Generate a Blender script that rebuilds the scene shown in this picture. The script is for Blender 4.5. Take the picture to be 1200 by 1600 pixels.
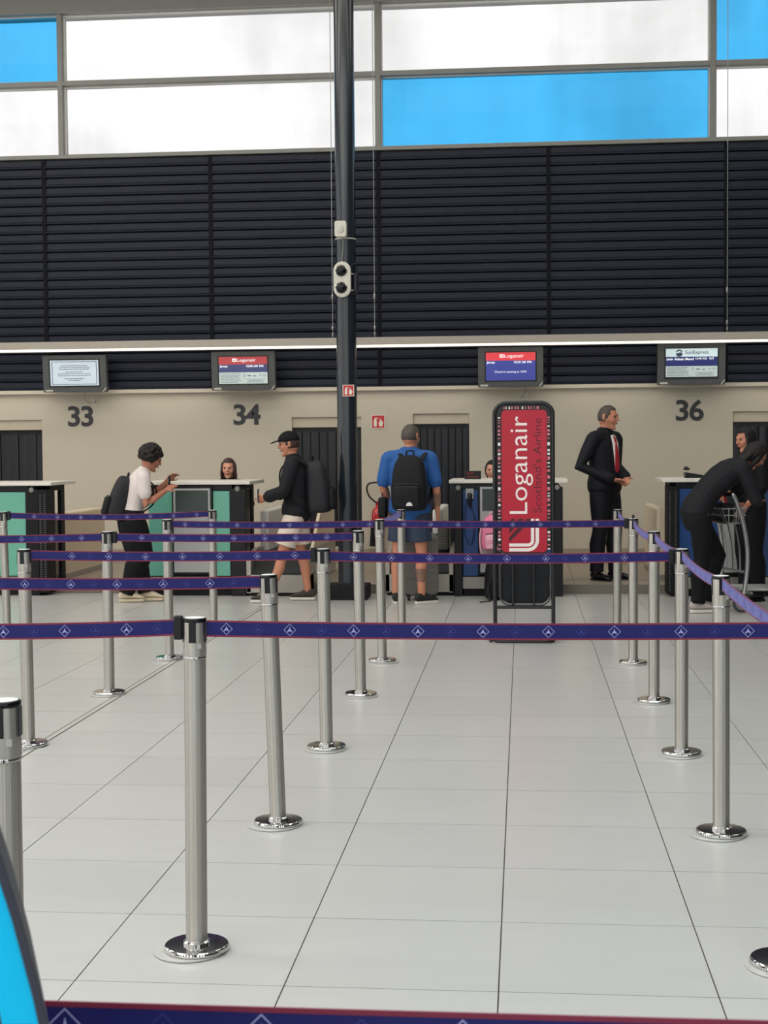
import bpy, bmesh, math, random
from mathutils import Vector, Matrix, Euler

# ------------------------------------------------------------ clear
for o in list(bpy.data.objects):
    bpy.data.objects.remove(o, do_unlink=True)
SC = bpy.context.scene
COL = SC.collection
R = math.radians
random.seed(7)

# ------------------------------------------------------------ camera
EYE = 1.504
cam = bpy.data.cameras.new('camera')
cam.sensor_fit = 'VERTICAL'
cam.sensor_height = 24.0
cam.sensor_width = 18.0
cam.lens = 2299.85 / 1600.0 * 24.0
cam.clip_start = 0.05
cam.clip_end = 300
cam.dof.use_dof = True
cam.dof.focus_distance = 6.0
cam.dof.aperture_fstop = 11.0
camo = bpy.data.objects.new('camera', cam)
COL.objects.link(camo)
YAW, PITCH, ROLL = 0.0940852, 0.04345517, -0.00775919
cy, sy = math.cos(YAW), math.sin(YAW)
cp, sp = math.cos(PITCH), math.sin(PITCH)
fwd0 = Vector((-sy, cy, 0)); right0 = Vector((cy, sy, 0)); up0 = Vector((0, 0, 1))
fwd = cp * fwd0 - sp * up0
up = cp * up0 + sp * fwd0
cr, sr = math.cos(ROLL), math.sin(ROLL)
right = cr * right0 + sr * up
up = cr * up - sr * right0
M3 = Matrix((right, up, -fwd)).transposed()
camo.matrix_world = Matrix.Translation((0, 0, EYE)) @ M3.to_4x4()
SC.camera = camo

# ------------------------------------------------------------ world: bright overcast sky
w = bpy.data.worlds.new('overcast'); SC.world = w; w.use_nodes = True
nt = w.node_tree; nt.nodes.clear()
wo = nt.nodes.new('ShaderNodeOutputWorld'); bg = nt.nodes.new('ShaderNodeBackground')
tc = nt.nodes.new('ShaderNodeTexCoord'); ns = nt.nodes.new('ShaderNodeTexNoise'); rp = nt.nodes.new('ShaderNodeValToRGB')
ns.inputs['Scale'].default_value = 8.0; ns.inputs['Detail'].default_value = 6.0; ns.inputs['Roughness'].default_value = 0.55
rp.color_ramp.elements[0].position = 0.36; rp.color_ramp.elements[0].color = (0.84, 0.84, 0.835, 1)
rp.color_ramp.elements[1].position = 0.55; rp.color_ramp.elements[1].color = (1.06, 1.06, 1.06, 1)
nt.links.new(tc.outputs['Generated'], ns.inputs['Vector'])
nt.links.new(ns.outputs['Fac'], rp.inputs['Fac'])
nt.links.new(rp.outputs['Color'], bg.inputs['Color'])
bg.inputs['Strength'].default_value = 2.5
nt.links.new(bg.outputs['Background'], wo.inputs['Surface'])

SC.view_settings.view_transform = 'Standard'
SC.view_settings.look = 'None'
SC.view_settings.exposure = 0.0
SC.view_settings.gamma = 1.0
SC.view_settings.use_curve_mapping = False

FILL_POWER = 45.0          # watts for every added ceiling fill panel
TRAY_POWER = 3.5           # watts for the light tray under the louvres

# ------------------------------------------------------------ materials
MATS = {}
def srgb(c):
    return tuple(((v / 255.0) / 12.92 if v / 255.0 <= 0.04045 else ((v / 255.0 + 0.055) / 1.055) ** 2.4) for v in c)

def mat(name, rgb, rough=0.5, metal=0.0, var=0.06, scale=12.0, bump=0.0, bscale=120.0, spec=0.5,
        emit=0.0, sheen=0.0, aniso=0.0, coat=0.0, stretch=None, objrand=0.0):
    m = bpy.data.materials.new(name); m.use_nodes = True
    n = m.node_tree.nodes; l = m.node_tree.links
    b = n['Principled BSDF']
    c = srgb(rgb)
    t = n.new('ShaderNodeTexCoord'); mp = n.new('ShaderNodeMapping')
    if stretch: mp.inputs['Scale'].default_value = stretch
    l.new(t.outputs['Object'], mp.inputs['Vector'])
    z = n.new('ShaderNodeTexNoise'); z.inputs['Scale'].default_value = scale; z.inputs['Detail'].default_value = 4
    l.new(mp.outputs['Vector'], z.inputs['Vector'])
    mx = n.new('ShaderNodeMix'); mx.data_type = 'RGBA'
    mx.inputs['A'].default_value = tuple(v * (1 - var) for v in c) + (1,)
    mx.inputs['B'].default_value = tuple(min(1, v * (1 + var)) for v in c) + (1,)
    l.new(z.outputs['Fac'], mx.inputs['Factor'])
    out = mx.outputs['Result']
    if objrand:
        oi = n.new('ShaderNodeObjectInfo'); hs = n.new('ShaderNodeHueSaturation')
        ma = n.new('ShaderNodeMath'); ma.operation = 'MULTIPLY_ADD'
        ma.inputs[1].default_value = 2 * objrand; ma.inputs[2].default_value = 1 - objrand
        l.new(oi.outputs['Random'], ma.inputs[0]); l.new(ma.outputs[0], hs.inputs['Value'])
        l.new(out, hs.inputs['Color']); out = hs.outputs['Color']
    l.new(out, b.inputs['Base Color'])
    b.inputs['Roughness'].default_value = rough
    b.inputs['Metallic'].default_value = metal
    b.inputs['Specular IOR Level'].default_value = spec
    if sheen:
        b.inputs['Sheen Weight'].default_value = sheen; b.inputs['Sheen Roughness'].default_value = 0.35; b.inputs['Sheen Tint'].default_value = (0.45, 0.45, 1.0, 1)
    if coat:
        b.inputs['Coat Weight'].default_value = coat; b.inputs['Coat Roughness'].default_value = 0.1
    if aniso: b.inputs['Anisotropic'].default_value = aniso
    if emit:
        l.new(out, b.inputs['Emission Color']); b.inputs['Emission Strength'].default_value = emit
    if bump:
        z2 = n.new('ShaderNodeTexNoise'); z2.inputs['Scale'].default_value = bscale; z2.inputs['Detail'].default_value = 3
        l.new(mp.outputs['Vector'], z2.inputs['Vector'])
        bp = n.new('ShaderNodeBump'); bp.inputs['Strength'].default_value = bump; bp.inputs['Distance'].default_value = 0.01
        l.new(z2.outputs['Fac'], bp.inputs['Height']); l.new(bp.outputs['Normal'], b.inputs['Normal'])
    MATS[name] = m
    return m

def glass(name, rgb):
    m = bpy.data.materials.new(name); m.use_nodes = True
    n = m.node_tree.nodes; l = m.node_tree.links
    n.clear()
    o = n.new('ShaderNodeOutputMaterial'); tr = n.new('ShaderNodeBsdfTransparent'); gl = n.new('ShaderNodeBsdfGlossy')
    mix = n.new('ShaderNodeMixShader'); mix.inputs[0].default_value = 0.004
    tcx = n.new('ShaderNodeTexCoord'); mp = n.new('ShaderNodeMapping'); mp.inputs['Scale'].default_value = (1.6, 1, 0.12)
    nz = n.new('ShaderNodeTexNoise'); nz.inputs['Scale'].default_value = 2.2; nz.inputs['Detail'].default_value = 3
    mx = n.new('ShaderNodeMix'); mx.data_type = 'RGBA'
    mx.inputs['A'].default_value = tuple(v * 0.95 for v in rgb) + (1,); mx.inputs['B'].default_value = tuple(min(1, v * 1.05) for v in rgb) + (1,)
    l.new(tcx.outputs['Object'], mp.inputs['Vector']); l.new(mp.outputs['Vector'], nz.inputs['Vector'])
    l.new(nz.outputs['Fac'], mx.inputs['Factor']); l.new(mx.outputs['Result'], tr.inputs['Color'])
    gl.inputs['Roughness'].default_value = 0.03
    l.new(tr.outputs[0], mix.inputs[1]); l.new(gl.outputs[0], mix.inputs[2]); l.new(mix.outputs[0], o.inputs['Surface'])
    MATS[name] = m
    return m

mat('tile', (184, 183, 180), 0.29, var=0.06, scale=2.6, bump=0.015, bscale=60, stretch=(0.7, 3.0, 1), objrand=0.02, spec=0.85)
mat('platform_tile', (158, 147, 132), 0.4, var=0.05, scale=4, objrand=0.02)
mat('grout', (92, 86, 78), 0.9)
mat('riser', (112, 104, 95), 0.6)
mat('strip_metal', (150, 152, 152), 0.35, 0.7)
mat('plaster', (192, 184, 167), 0.85, var=0.03, scale=20, bump=0.12, bscale=90)
mat('plaster_reveal', (190, 180, 160), 0.8)
mat('batten', (12, 14, 22), 0.6, spec=0.12)
mat('slat', (21, 26, 41), 0.45, var=0.08, scale=3, spec=0.25)
mat('slat_back', (10, 12, 20), 0.8)
mat('frame_grey', (126, 126, 120), 0.45, 0.0, spec=0.5)
mat('frame_light', (196, 194, 186), 0.5)
mat('ledge', (200, 190, 172), 0.6)
mat('ceiling', (196, 194, 188), 0.8)
mat('hall_wall', (150, 145, 136), 0.8)
mat('hall_dark', (58, 58, 62), 0.6)
mat('tray', (168, 160, 148), 0.45, spec=0.5)
mat('tray_light', (255, 246, 232), 0.4, emit=1.0, var=0.0)
mat('fill_light', (255, 250, 240), 0.4, emit=1.5, var=0.0)
mat('cable_steel', (150, 150, 150), 0.35, 0.9)
mat('pillar_paint', (30, 36, 43), 0.2, var=0.06, scale=2, spec=0.7)
mat('chrome', (178, 175, 168), 0.36, 1.0, var=0.62, scale=6, bump=0.4, bscale=5, stretch=(20, 20, 0.012))  # long colour streaks painted in for the striped reflections on the tube
# polished tube: marks run round the tube, so reflections smear along its length
_m = MATS['chrome']; _b = _m.node_tree.nodes['Principled BSDF']
_t = _m.node_tree.nodes.new('ShaderNodeTangent'); _t.direction_type = 'RADIAL'; _t.axis = 'Z'
_m.node_tree.links.new(_t.outputs['Tangent'], _b.inputs['Tangent'])
_b.inputs['Anisotropic'].default_value = 1.0; _b.inputs['Anisotropic Rotation'].default_value = 0.25
mat('chrome_bright', (205, 204, 202), 0.07, 1.0, var=0.03)
mat('plate_steel', (196, 196, 192), 0.35, 0.3)
mat('black_plastic', (17, 18, 22), 0.35, var=0.1, spec=0.35)
mat('black_gloss', (9, 10, 14), 0.22, var=0.05, spec=0.35)
mat('black_matt', (12, 13, 18), 0.65, spec=0.3, var=0.1)
mat('webbing', (19, 21, 92), 0.5, var=0.06, scale=40, bump=0.15, bscale=700, sheen=0.85, spec=0.3)
mat('webbing_edge', (118, 24, 54), 0.55, var=0.1, sheen=0.25)
mat('emblem', (158, 162, 210), 0.6)
mat('emblem_faint', (46, 50, 126), 0.6)
mat('monitor_grey', (72, 74, 74), 0.45)
mat('scr_black', (12, 12, 16), 0.25)
mat('scr_pale', (188, 202, 214), 0.3, emit=0.3)
mat('scr_paper', (186, 200, 200), 0.3, emit=0.25)
mat('scr_red_dim', (168, 62, 66), 0.3, emit=0.35)
mat('scr_blue_dim', (62, 66, 110), 0.3, emit=0.3)
mat('scr_red', (204, 58, 66), 0.3, emit=0.5)
mat('scr_blue', (54, 62, 138), 0.3, emit=0.5)
mat('scr_navy', (26, 36, 98), 0.3, emit=0.4)
mat('scr_white', (232, 236, 240), 0.3, emit=0.6)
mat('scr_header', (200, 218, 224), 0.3, emit=0.4)
mat('scr_ink', (92, 98, 110), 0.4)
mat('scr_ink_dark', (50, 66, 92), 0.4)
mat('number_black', (40, 40, 42), 0.5)
mat('teal', (102, 172, 152), 0.4, var=0.03)
mat('blue_panel', (16, 62, 122), 0.4, var=0.05)
mat('grey_panel', (166, 166, 166), 0.45)
mat('dark_glass', (52, 62, 60), 0.25)
mat('kick_steel', (150, 146, 140), 0.4, 0.4)
mat('worktop', (222, 218, 208), 0.35)
mat('perforation', (78, 78, 76), 0.5)
mat('divider', (208, 192, 168), 0.6)
mat('belt_rubber', (28, 32, 34), 0.6, var=0.2, scale=30, bump=0.2, bscale=80)
mat('conveyor_steel', (172, 166, 156), 0.35, 0.5)
mat('strip_rubber', (12, 15, 24), 0.35, var=0.25, scale=8)
mat('void', (6, 7, 10), 0.9)
mat('sign_red', (178, 15, 45), 0.35, var=0.04)
mat('sign_black', (24, 14, 18), 0.4)
mat('sign_white', (240, 232, 228), 0.45)
mat('sign_pink', (214, 120, 130), 0.5)
mat('sign_dark_text', (66, 6, 22), 0.45)
mat('frame_black', (20, 22, 24), 0.35, spec=0.5)
mat('gauge_panel', (11, 14, 22), 0.5, spec=0.3)
mat('ext_red', (176, 24, 30), 0.25, var=0.05, coat=0.4)
mat('fire_red', (190, 36, 40), 0.45)
mat('fire_white', (226, 220, 208), 0.5)
mat('plate_white', (208, 204, 192), 0.45)
mat('socket', (206, 198, 180), 0.5)
mat('skin_light', (206, 148, 122), 0.55, var=0.06, scale=20)
mat('skin_mid', (172, 112, 88), 0.55, var=0.06, scale=20)
mat('skin_tan', (190, 128, 100), 0.55, var=0.08, scale=20)
mat('tattoo', (128, 98, 84), 0.6, var=0.5, scale=50)
mat('hair_black', (20, 15, 15), 0.55, spec=0.35, var=0.3, scale=60, bump=0.5, bscale=150)
mat('hair_brown', (58, 38, 32), 0.5, var=0.3, scale=60, bump=0.4, bscale=150)
mat('hair_grey', (74, 66, 60), 0.55, var=0.3, scale=60, bump=0.4, bscale=150)
mat('lip', (150, 80, 74), 0.5)
mat('eye', (28, 22, 20), 0.2)
mat('tee_white', (214, 204, 200), 0.8, bump=0.25, bscale=22)
mat('cloth_black', (13, 14, 18), 0.8, spec=0.25, bump=0.4, bscale=16, var=0.15)
mat('cloth_charcoal', (26, 26, 31), 0.75, spec=0.25, bump=0.35, bscale=18, var=0.12)
mat('cloth_navy', (44, 56, 78), 0.8, bump=0.35, bscale=18, var=0.1)
mat('cloth_blue', (30, 84, 150), 0.8, bump=0.3, bscale=18)
mat('cloth_beige', (214, 200, 184), 0.8, bump=0.3, bscale=18)
mat('suit', (14, 16, 25), 0.7, spec=0.3, bump=0.2, bscale=16, var=0.1)
mat('shirt_white', (222, 216, 210), 0.75)
mat('tie_red', (168, 26, 44), 0.6)
mat('shoe_leather', (20, 20, 22), 0.25)
mat('shoe_black', (26, 26, 28), 0.7)
mat('shoe_cream', (206, 190, 164), 0.7)
mat('shoe_brown', (60, 48, 44), 0.7)
mat('shoe_grey', (176, 168, 160), 0.7)
mat('sole_white', (216, 208, 198), 0.6)
mat('bag_black', (15, 16, 20), 0.7, spec=0.3, bump=0.3, bscale=26, var=0.15)
mat('bag_dark', (34, 34, 39), 0.6, spec=0.3, bump=0.35, bscale=22, var=0.15)
mat('pink', (232, 130, 164), 0.65, bump=0.25, bscale=26)
mat('pink_pale', (244, 186, 204), 0.65)
mat('pink_deep', (214, 70, 110), 0.6)
mat('case_grey', (118, 114, 108), 0.4)
mat('case_white', (214, 212, 206), 0.45)
mat('cyan', (0, 200, 255), 0.5, var=0.03, spec=0.25)
mat('cap_glare', (226, 226, 223), 0.4)
mat('joint_pale', (178, 176, 170), 0.4)
mat('cyan_trim', (52, 54, 68), 0.6)
mat('cart_steel', (170, 172, 172), 0.3, 0.85)
mat('wheel_rubber', (62, 64, 64), 0.6)
mat('strap_red', (196, 34, 48), 0.6)
mat('cord_blue', (20, 40, 80), 0.5)
mat('led_red', (150, 40, 40), 0.5)
glass('pane_clear', (0.99, 0.99, 0.99))
# clerestory glass, neutral and blue: dimming added to the tint against the strong sky
glass('pane_dimmed', (0.625, 0.625, 0.625))
glass('pane_blue', (0.175, 0.452, 0.615))

# ------------------------------------------------------------ mesh builder
class MB:
    def __init__(s): s.v = []; s.f = []
    def add(s, vs, fs):
        o = len(s.v); s.v += [Vector(p) for p in vs]; s.f += [tuple(i + o for i in f) for f in fs]; return s
    def box(s, x0, x1, y0, y1, z0, z1):
        return s.add([(x0, y0, z0), (x1, y0, z0), (x1, y1, z0), (x0, y1, z0), (x0, y0, z1), (x1, y0, z1), (x1, y1, z1), (x0, y1, z1)],
                     [(0, 3, 2, 1), (4, 5, 6, 7), (0, 1, 5, 4), (1, 2, 6, 5), (2, 3, 7, 6), (3, 0, 4, 7)])
    def loft(s, pts, rad, n=12, side=(0, 1, 0), caps='round', closed=False):
        pts = [Vector(p) for p in pts]; k = len(pts); rings = []
        side = Vector(side)
        rr = [(r, r) if not isinstance(r, (tuple, list)) else tuple(r) for r in rad]
        tans = []
        for i in range(k):
            if closed: t = pts[(i + 1) % k] - pts[i - 1]
            elif i == 0: t = pts[1] - pts[0]
            elif i == k - 1: t = pts[-1] - pts[-2]
            else: t = (pts[i + 1] - pts[i]).normalized() + (pts[i] - pts[i - 1]).normalized()
            tans.append(t.normalized() if t.length > 1e-9 else Vector((0, 0, 1)))
        sd = side
        vs = []; fs = []
        def ring(c, t, ra, rb):
            a = sd - t * sd.dot(t)
            if a.length < 1e-3:
                a = Vector((1, 0, 0)) - t * t.x
                if a.length < 1e-3: a = Vector((0, 0, 1)) - t * t.z
            a.normalize(); b = t.cross(a)
            return [c + a * (ra * math.cos(2 * math.pi * j / n)) + b * (rb * math.sin(2 * math.pi * j / n)) for j in range(n)]
        seq = []
        if caps == 'round' and not closed:
            e0 = min(rr[0]); e1 = min(rr[-1])
            seq.append((pts[0] - tans[0] * e0 * 0.7, tans[0], rr[0][0] * 0.68, rr[0][1] * 0.68))
        for i in range(k): seq.append((pts[i], tans[i], rr[i][0], rr[i][1]))
        if caps == 'round' and not closed:
            seq.append((pts[-1] + tans[-1] * e1 * 0.7, tans[-1], rr[-1][0] * 0.68, rr[-1][1] * 0.68))
        for q in seq: vs += ring(*q)
        m = len(seq)
        for i in range(m if closed else m - 1):
            i2 = (i + 1) % m
            for j in range(n):
                fs.append((i * n + j, i * n + (j + 1) % n, i2 * n + (j + 1) % n, i2 * n + j))
        if not closed and caps:
            if caps == 'round':
                vs.append(pts[0] - tans[0] * e0); vs.append(pts[-1] + tans[-1] * e1)
            else:
                vs.append(pts[0]); vs.append(pts[-1])
            a, b = len(vs) - 2, len(vs) - 1
            for j in range(n):
                fs.append((a, (j + 1) % n, j)); fs.append((b, (m - 1) * n + j, (m - 1) * n + (j + 1) % n))
        return s.add(vs, fs)
    def tube(s, pts, r, n=8, closed=False): return s.loft(pts, [r] * len(pts), n, (0.31, 0.87, 0.2), 'flat', closed)
    def cyl(s, p0, p1, r0, r1=None, n=20): return s.loft([p0, p1], [r0, r0 if r1 is None else r1], n, (1, 0.01, 0), 'flat')
    def lathe(s, prof, c=(0, 0, 0), n=28):
        c = Vector(c); vs = []; fs = []
        for r, z in prof:
            for j in range(n):
                a = 2 * math.pi * j / n; vs.append(c + Vector((r * math.cos(a), r * math.sin(a), z)))
        for i in range(len(prof) - 1):
            for j in range(n):
                fs.append((i * n + j, i * n + (j + 1) % n, (i + 1) * n + (j + 1) % n, (i + 1) * n + j))
        fs.append(tuple(reversed(range(n)))); k = (len(prof) - 1) * n
        fs.append(tuple(range(k, k + n)))
        return s.add(vs, fs)
    def ball(s, c, r, n=14, m=9):
        c = Vector(c); rx, ry, rz = r if isinstance(r, (tuple, list)) else (r, r, r); vs = [c + Vector((0, 0, -rz))]; fs = []
        for i in range(1, m):
            t = -math.pi / 2 + math.pi * i / m
            for j in range(n):
                a = 2 * math.pi * j / n; vs.append(c + Vector((rx * math.cos(t) * math.cos(a), ry * math.cos(t) * math.sin(a), rz * math.sin(t))))
        vs.append(c + Vector((0, 0, rz)))
        for j in range(n): fs.append((0, 1 + (j + 1) % n, 1 + j))
        for i in range(m - 2):
            for j in range(n): fs.append((1 + i * n + j, 1 + i * n + (j + 1) % n, 1 + (i + 1) * n + (j + 1) % n, 1 + (i + 1) * n + j))
        b = 1 + (m - 2) * n
        for j in range(n): fs.append((b + j, b + (j + 1) % n, len(vs) - 1))
        return s.add(vs, fs)
    def prism(s, poly, y0, y1):
        """polygon of (x, z), counter-clockwise seen from -Y, given depth from y0 (front) to y1"""
        n = len(poly); vs = [(x, y0, z) for x, z in poly] + [(x, y1, z) for x, z in poly]
        fs = [tuple(range(n)), tuple(reversed(range(n, 2 * n)))]
        for i in range(n): fs.append((i, i + n, (i + 1) % n + n, (i + 1) % n))
        return s.add(vs, fs)
    def ringprism(s, outer, inner, y0, y1):
        n = len(outer); vs = [(x, y0, z) for x, z in outer] + [(x, y0, z) for x, z in inner] + [(x, y1, z) for x, z in outer] + [(x, y1, z) for x, z in inner]
        fs = []
        for i in range(n):
            j = (i + 1) % n
            fs += [(i, j, j + n, i + n), (2 * n + j, 2 * n + i, 3 * n + i, 3 * n + j), (i, i + 2 * n, j + 2 * n, j), (i + n, j + n, j + 3 * n, i + 3 * n)]
        return s.add(vs, fs)
    def xform(s, M):
        s.v = [M @ p for p in s.v]; return s
    def mesh(s, name, m, smooth=True, ang=40):
        me = bpy.data.meshes.new(name); me.from_pydata([tuple(p) for p in s.v], [], s.f)
        me.validate(); me.update()
        if m: me.materials.append(MATS[m])
        bmx = bmesh.new(); bmx.from_mesh(me); bmesh.ops.recalc_face_normals(bmx, faces=bmx.faces); bmx.to_mesh(me); bmx.free()
        if smooth:
            me.polygons.foreach_set('use_smooth', [True] * len(me.polygons)); me.set_sharp_from_angle(angle=R(ang))
        return me
    def build(s, name, m, parent=None, smooth=True, bevel=0.0, ang=40):
        return obj(name, s.mesh(name, m, smooth, ang), parent, bevel)

def obj(name, me, parent=None, bevel=0.0):
    o = bpy.data.objects.new(name, me); COL.objects.link(o)
    if parent is not None: o.parent = parent
    if bevel:
        b = o.modifiers.new('bevel', 'BEVEL'); b.width = bevel; b.segments = 2; b.limit_method = 'ANGLE'; b.angle_limit = R(40)
    return o

def tag(o, label=None, cat=None, group=None, kind=None):
    if label: o['label'] = label
    if cat: o['category'] = cat
    if group: o['group'] = group
    if kind: o['kind'] = kind
    return o

def thing(name, label, cat, loc=(0, 0, 0), rz=0.0, group=None):
    o = bpy.data.objects.new(name, None); COL.objects.link(o)
    o.empty_display_size = 0.1
    o.location = loc; o.rotation_euler = (0, 0, rz)
    return tag(o, label, cat, group)

def copy_tree(o, parent=None):
    c = o.copy(); COL.objects.link(c)
    if parent is not None: c.parent = parent
    for ch in [x for x in bpy.data.objects if x.parent == o]:
        copy_tree(ch, c)
    return c

def evaluated(o):
    dg = bpy.context.evaluated_depsgraph_get(); dg.update()
    return bpy.data.meshes.new_from_object(o.evaluated_get(dg), depsgraph=dg)

def remeshed(mb, name, m, parent, voxel=0.008, smooth=4, keep=None):
    """melt overlapping closed lofts into one continuous skin"""
    t = obj('temporary', mb.mesh(name, m, False))
    r = t.modifiers.new('r', 'REMESH'); r.mode = 'VOXEL'; r.voxel_size = voxel; r.use_smooth_shade = True
    if smooth:
        q = t.modifiers.new('s', 'SMOOTH'); q.iterations = smooth; q.factor = 0.5
    me = evaluated(t); me.name = name
    bpy.data.objects.remove(t, do_unlink=True)
    if not me.materials: me.materials.append(MATS[m])
    me.polygons.foreach_set('use_smooth', [True] * len(me.polygons))
    return obj(name, me, parent)

def text_mb(txt, width=None, height=None, bold=0.0, cx=0.0, cz=0.0, y=0.0, rot=0.0, align='C', depth=0.001, space=1.0):
    """flat lettering in the XZ plane facing -Y, scaled to the given width (and height)"""
    c = bpy.data.curves.new('lettering', 'FONT'); c.body = txt; c.resolution_u = 3; c.offset = bold; c.space_character = space
    t = bpy.data.objects.new('lettering', c); COL.objects.link(t)
    me = evaluated(t)
    bpy.data.objects.remove(t, do_unlink=True); bpy.data.curves.remove(c)
    vs = [v.co.copy() for v in me.vertices]; fs = [tuple(p.vertices) for p in me.polygons]
    bpy.data.meshes.remove(me)
    x0 = min(v.x for v in vs); x1 = max(v.x for v in vs); y0 = min(v.y for v in vs); y1 = max(v.y for v in vs)
    sx = width / (x1 - x0) if width else None
    sz = height / (y1 - y0) if height else None
    if sx is None: sx = sz
    if sz is None: sz = sx
    out = []
    for v in vs:
        px = (v.x - (x0 + x1) / 2) * sx; pz = (v.y - (y0 + y1) / 2) * sz
        if align == 'L': px += (x1 - x0) / 2 * sx
        if align == 'R': px -= (x1 - x0) / 2 * sx
        qx = px * math.cos(rot) - pz * math.sin(rot); qz = px * math.sin(rot) + pz * math.cos(rot)
        out.append((cx + qx, y, cz + qz))
    return MB().add(out, fs)

def rrect(x0, x1, z0, z1, r, k=6):
    pts = []
    for cx_, cz_, a0 in ((x1 - r, z0 + r, -90), (x1 - r, z1 - r, 0), (x0 + r, z1 - r, 90), (x0 + r, z0 + r, 180)):
        for i in range(k + 1):
            a = R(a0 + 90 * i / k); pts.append((cx_ + r * math.cos(a), cz_ + r * math.sin(a)))
    return pts

def bez(p0, p1, p2, p3, n=10):
    p0, p1, p2, p3 = map(Vector, (p0, p1, p2, p3))
    return [p0 * (1 - t) ** 3 + p1 * 3 * t * (1 - t) ** 2 + p2 * 3 * t * t * (1 - t) + p3 * t ** 3 for t in [i / n for i in range(n + 1)]]

def smoothpath(pts, k=4):
    P = [Vector(p) for p in pts]; out = []
    for i in range(len(P) - 1):
        a = P[max(i - 1, 0)]; b = P[i]; c = P[i + 1]; d = P[min(i + 2, len(P) - 1)]
        for j in range(k):
            t = j / k
            out.append(0.5 * ((2 * b) + (c - a) * t + (2 * a - 5 * b + 4 * c - d) * t * t + (3 * b - a - 3 * c + d) * t ** 3))
    out.append(P[-1]); return out
# ============================================================ SETTING
WALL = 17.8            # plane of the far wall
STEP = 15.1            # front of the raised platform
PZ = 0.095             # height of the platform
XL, XR, YB, CEIL = -12.0, 9.5, -8.0, 7.5

# ---- floor: dark grout bed, one object per tile, a strip of far tiles as stuff
floor = tag(MB().box(XL, XR, YB, STEP, -0.10, -0.006).build('floor', 'grout', smooth=False), kind='structure')
TX, TY, TS = -0.0715, 4.0186, 0.6
tile_me = MB().box(0.0022, TS - 0.0022, 0.0022, TS - 0.0022, -0.008, 0.0).mesh('tile', 'tile', False)
cut_me = None
rest = MB()
for j in range(-20, 19):
    y0 = TY + TS * j; y1 = min(y0 + TS, STEP)
    if y1 - y0 < 0.03 or y0 < YB: continue
    for i in range(-20, 16):
        x0 = TX + TS * i; x1 = x0 + TS
        if x0 < XL or x1 > XR: continue
        lo = -0.357 * y1 - 0.5; hi = 0.163 * y1 + 0.5
        if y1 > 3.4 and x1 > lo and x0 < hi:
            if y1 - y0 > TS - 0.01: me = tile_me
            else:
                if cut_me is None: cut_me = MB().box(0.0022, TS - 0.0022, 0.0022, y1 - y0 - 0.0022, -0.008, 0.0).mesh('tile', 'tile', False)
                me = cut_me
            o = obj('tile', me, floor); o.location = (x0, y0, random.uniform(-0.0004, 0.0))
        else:
            rest.box(x0 + 0.0022, x1 - 0.0022, y0 + 0.0022, y1 - 0.0022, -0.008, -0.0002)
tag(rest.build('outer_tiles', 'tile', floor, smooth=False), kind='stuff')
b = MB(); b.box(-2.490, -2.450, YB, STEP, -0.004, 0.0012)
ej = b.build('expansion_joint', 'joint_pale', floor, smooth=False)
b = MB()
for dx in (-0.022, 0.016): b.box(-2.470 + dx, -2.470 + dx + 0.0045, YB, STEP, -0.004, 0.0016)
b.build('joint_seal', 'black_matt', ej, smooth=False)

# ---- platform
plat = tag(MB().box(XL, XR, STEP + 0.012, WALL, -0.10, PZ - 0.008).build('platform', 'grout', smooth=False), kind='structure')
pt_me = MB().box(0.002, TS - 0.002, 0.002, TS - 0.002, 0, 0.008).mesh('tile', 'platform_tile', False)
pc_me = MB().box(0.002, TS - 0.002, 0.002, 0.29, 0, 0.008).mesh('tile', 'platform_tile', False)
for j in range(5):
    for i in range(-13, 8):
        o = obj('tile', pt_me if j < 4 else pc_me, plat); o.location = (TX + TS * i, STEP + 0.012 + TS * j, PZ - 0.008)
MB().box(XL, XR, STEP, STEP + 0.012, 0, PZ).build('riser', 'riser', plat, smooth=False)
MB().box(0.45, 1.46, 15.58, 15.60, PZ, PZ + 0.003).build('metal_strip', 'strip_metal', plat, smooth=False)
MB().box(-1.62, -1.18, 15.58, 15.60, PZ, PZ + 0.003).build('metal_strip', 'strip_metal', plat, smooth=False)

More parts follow.
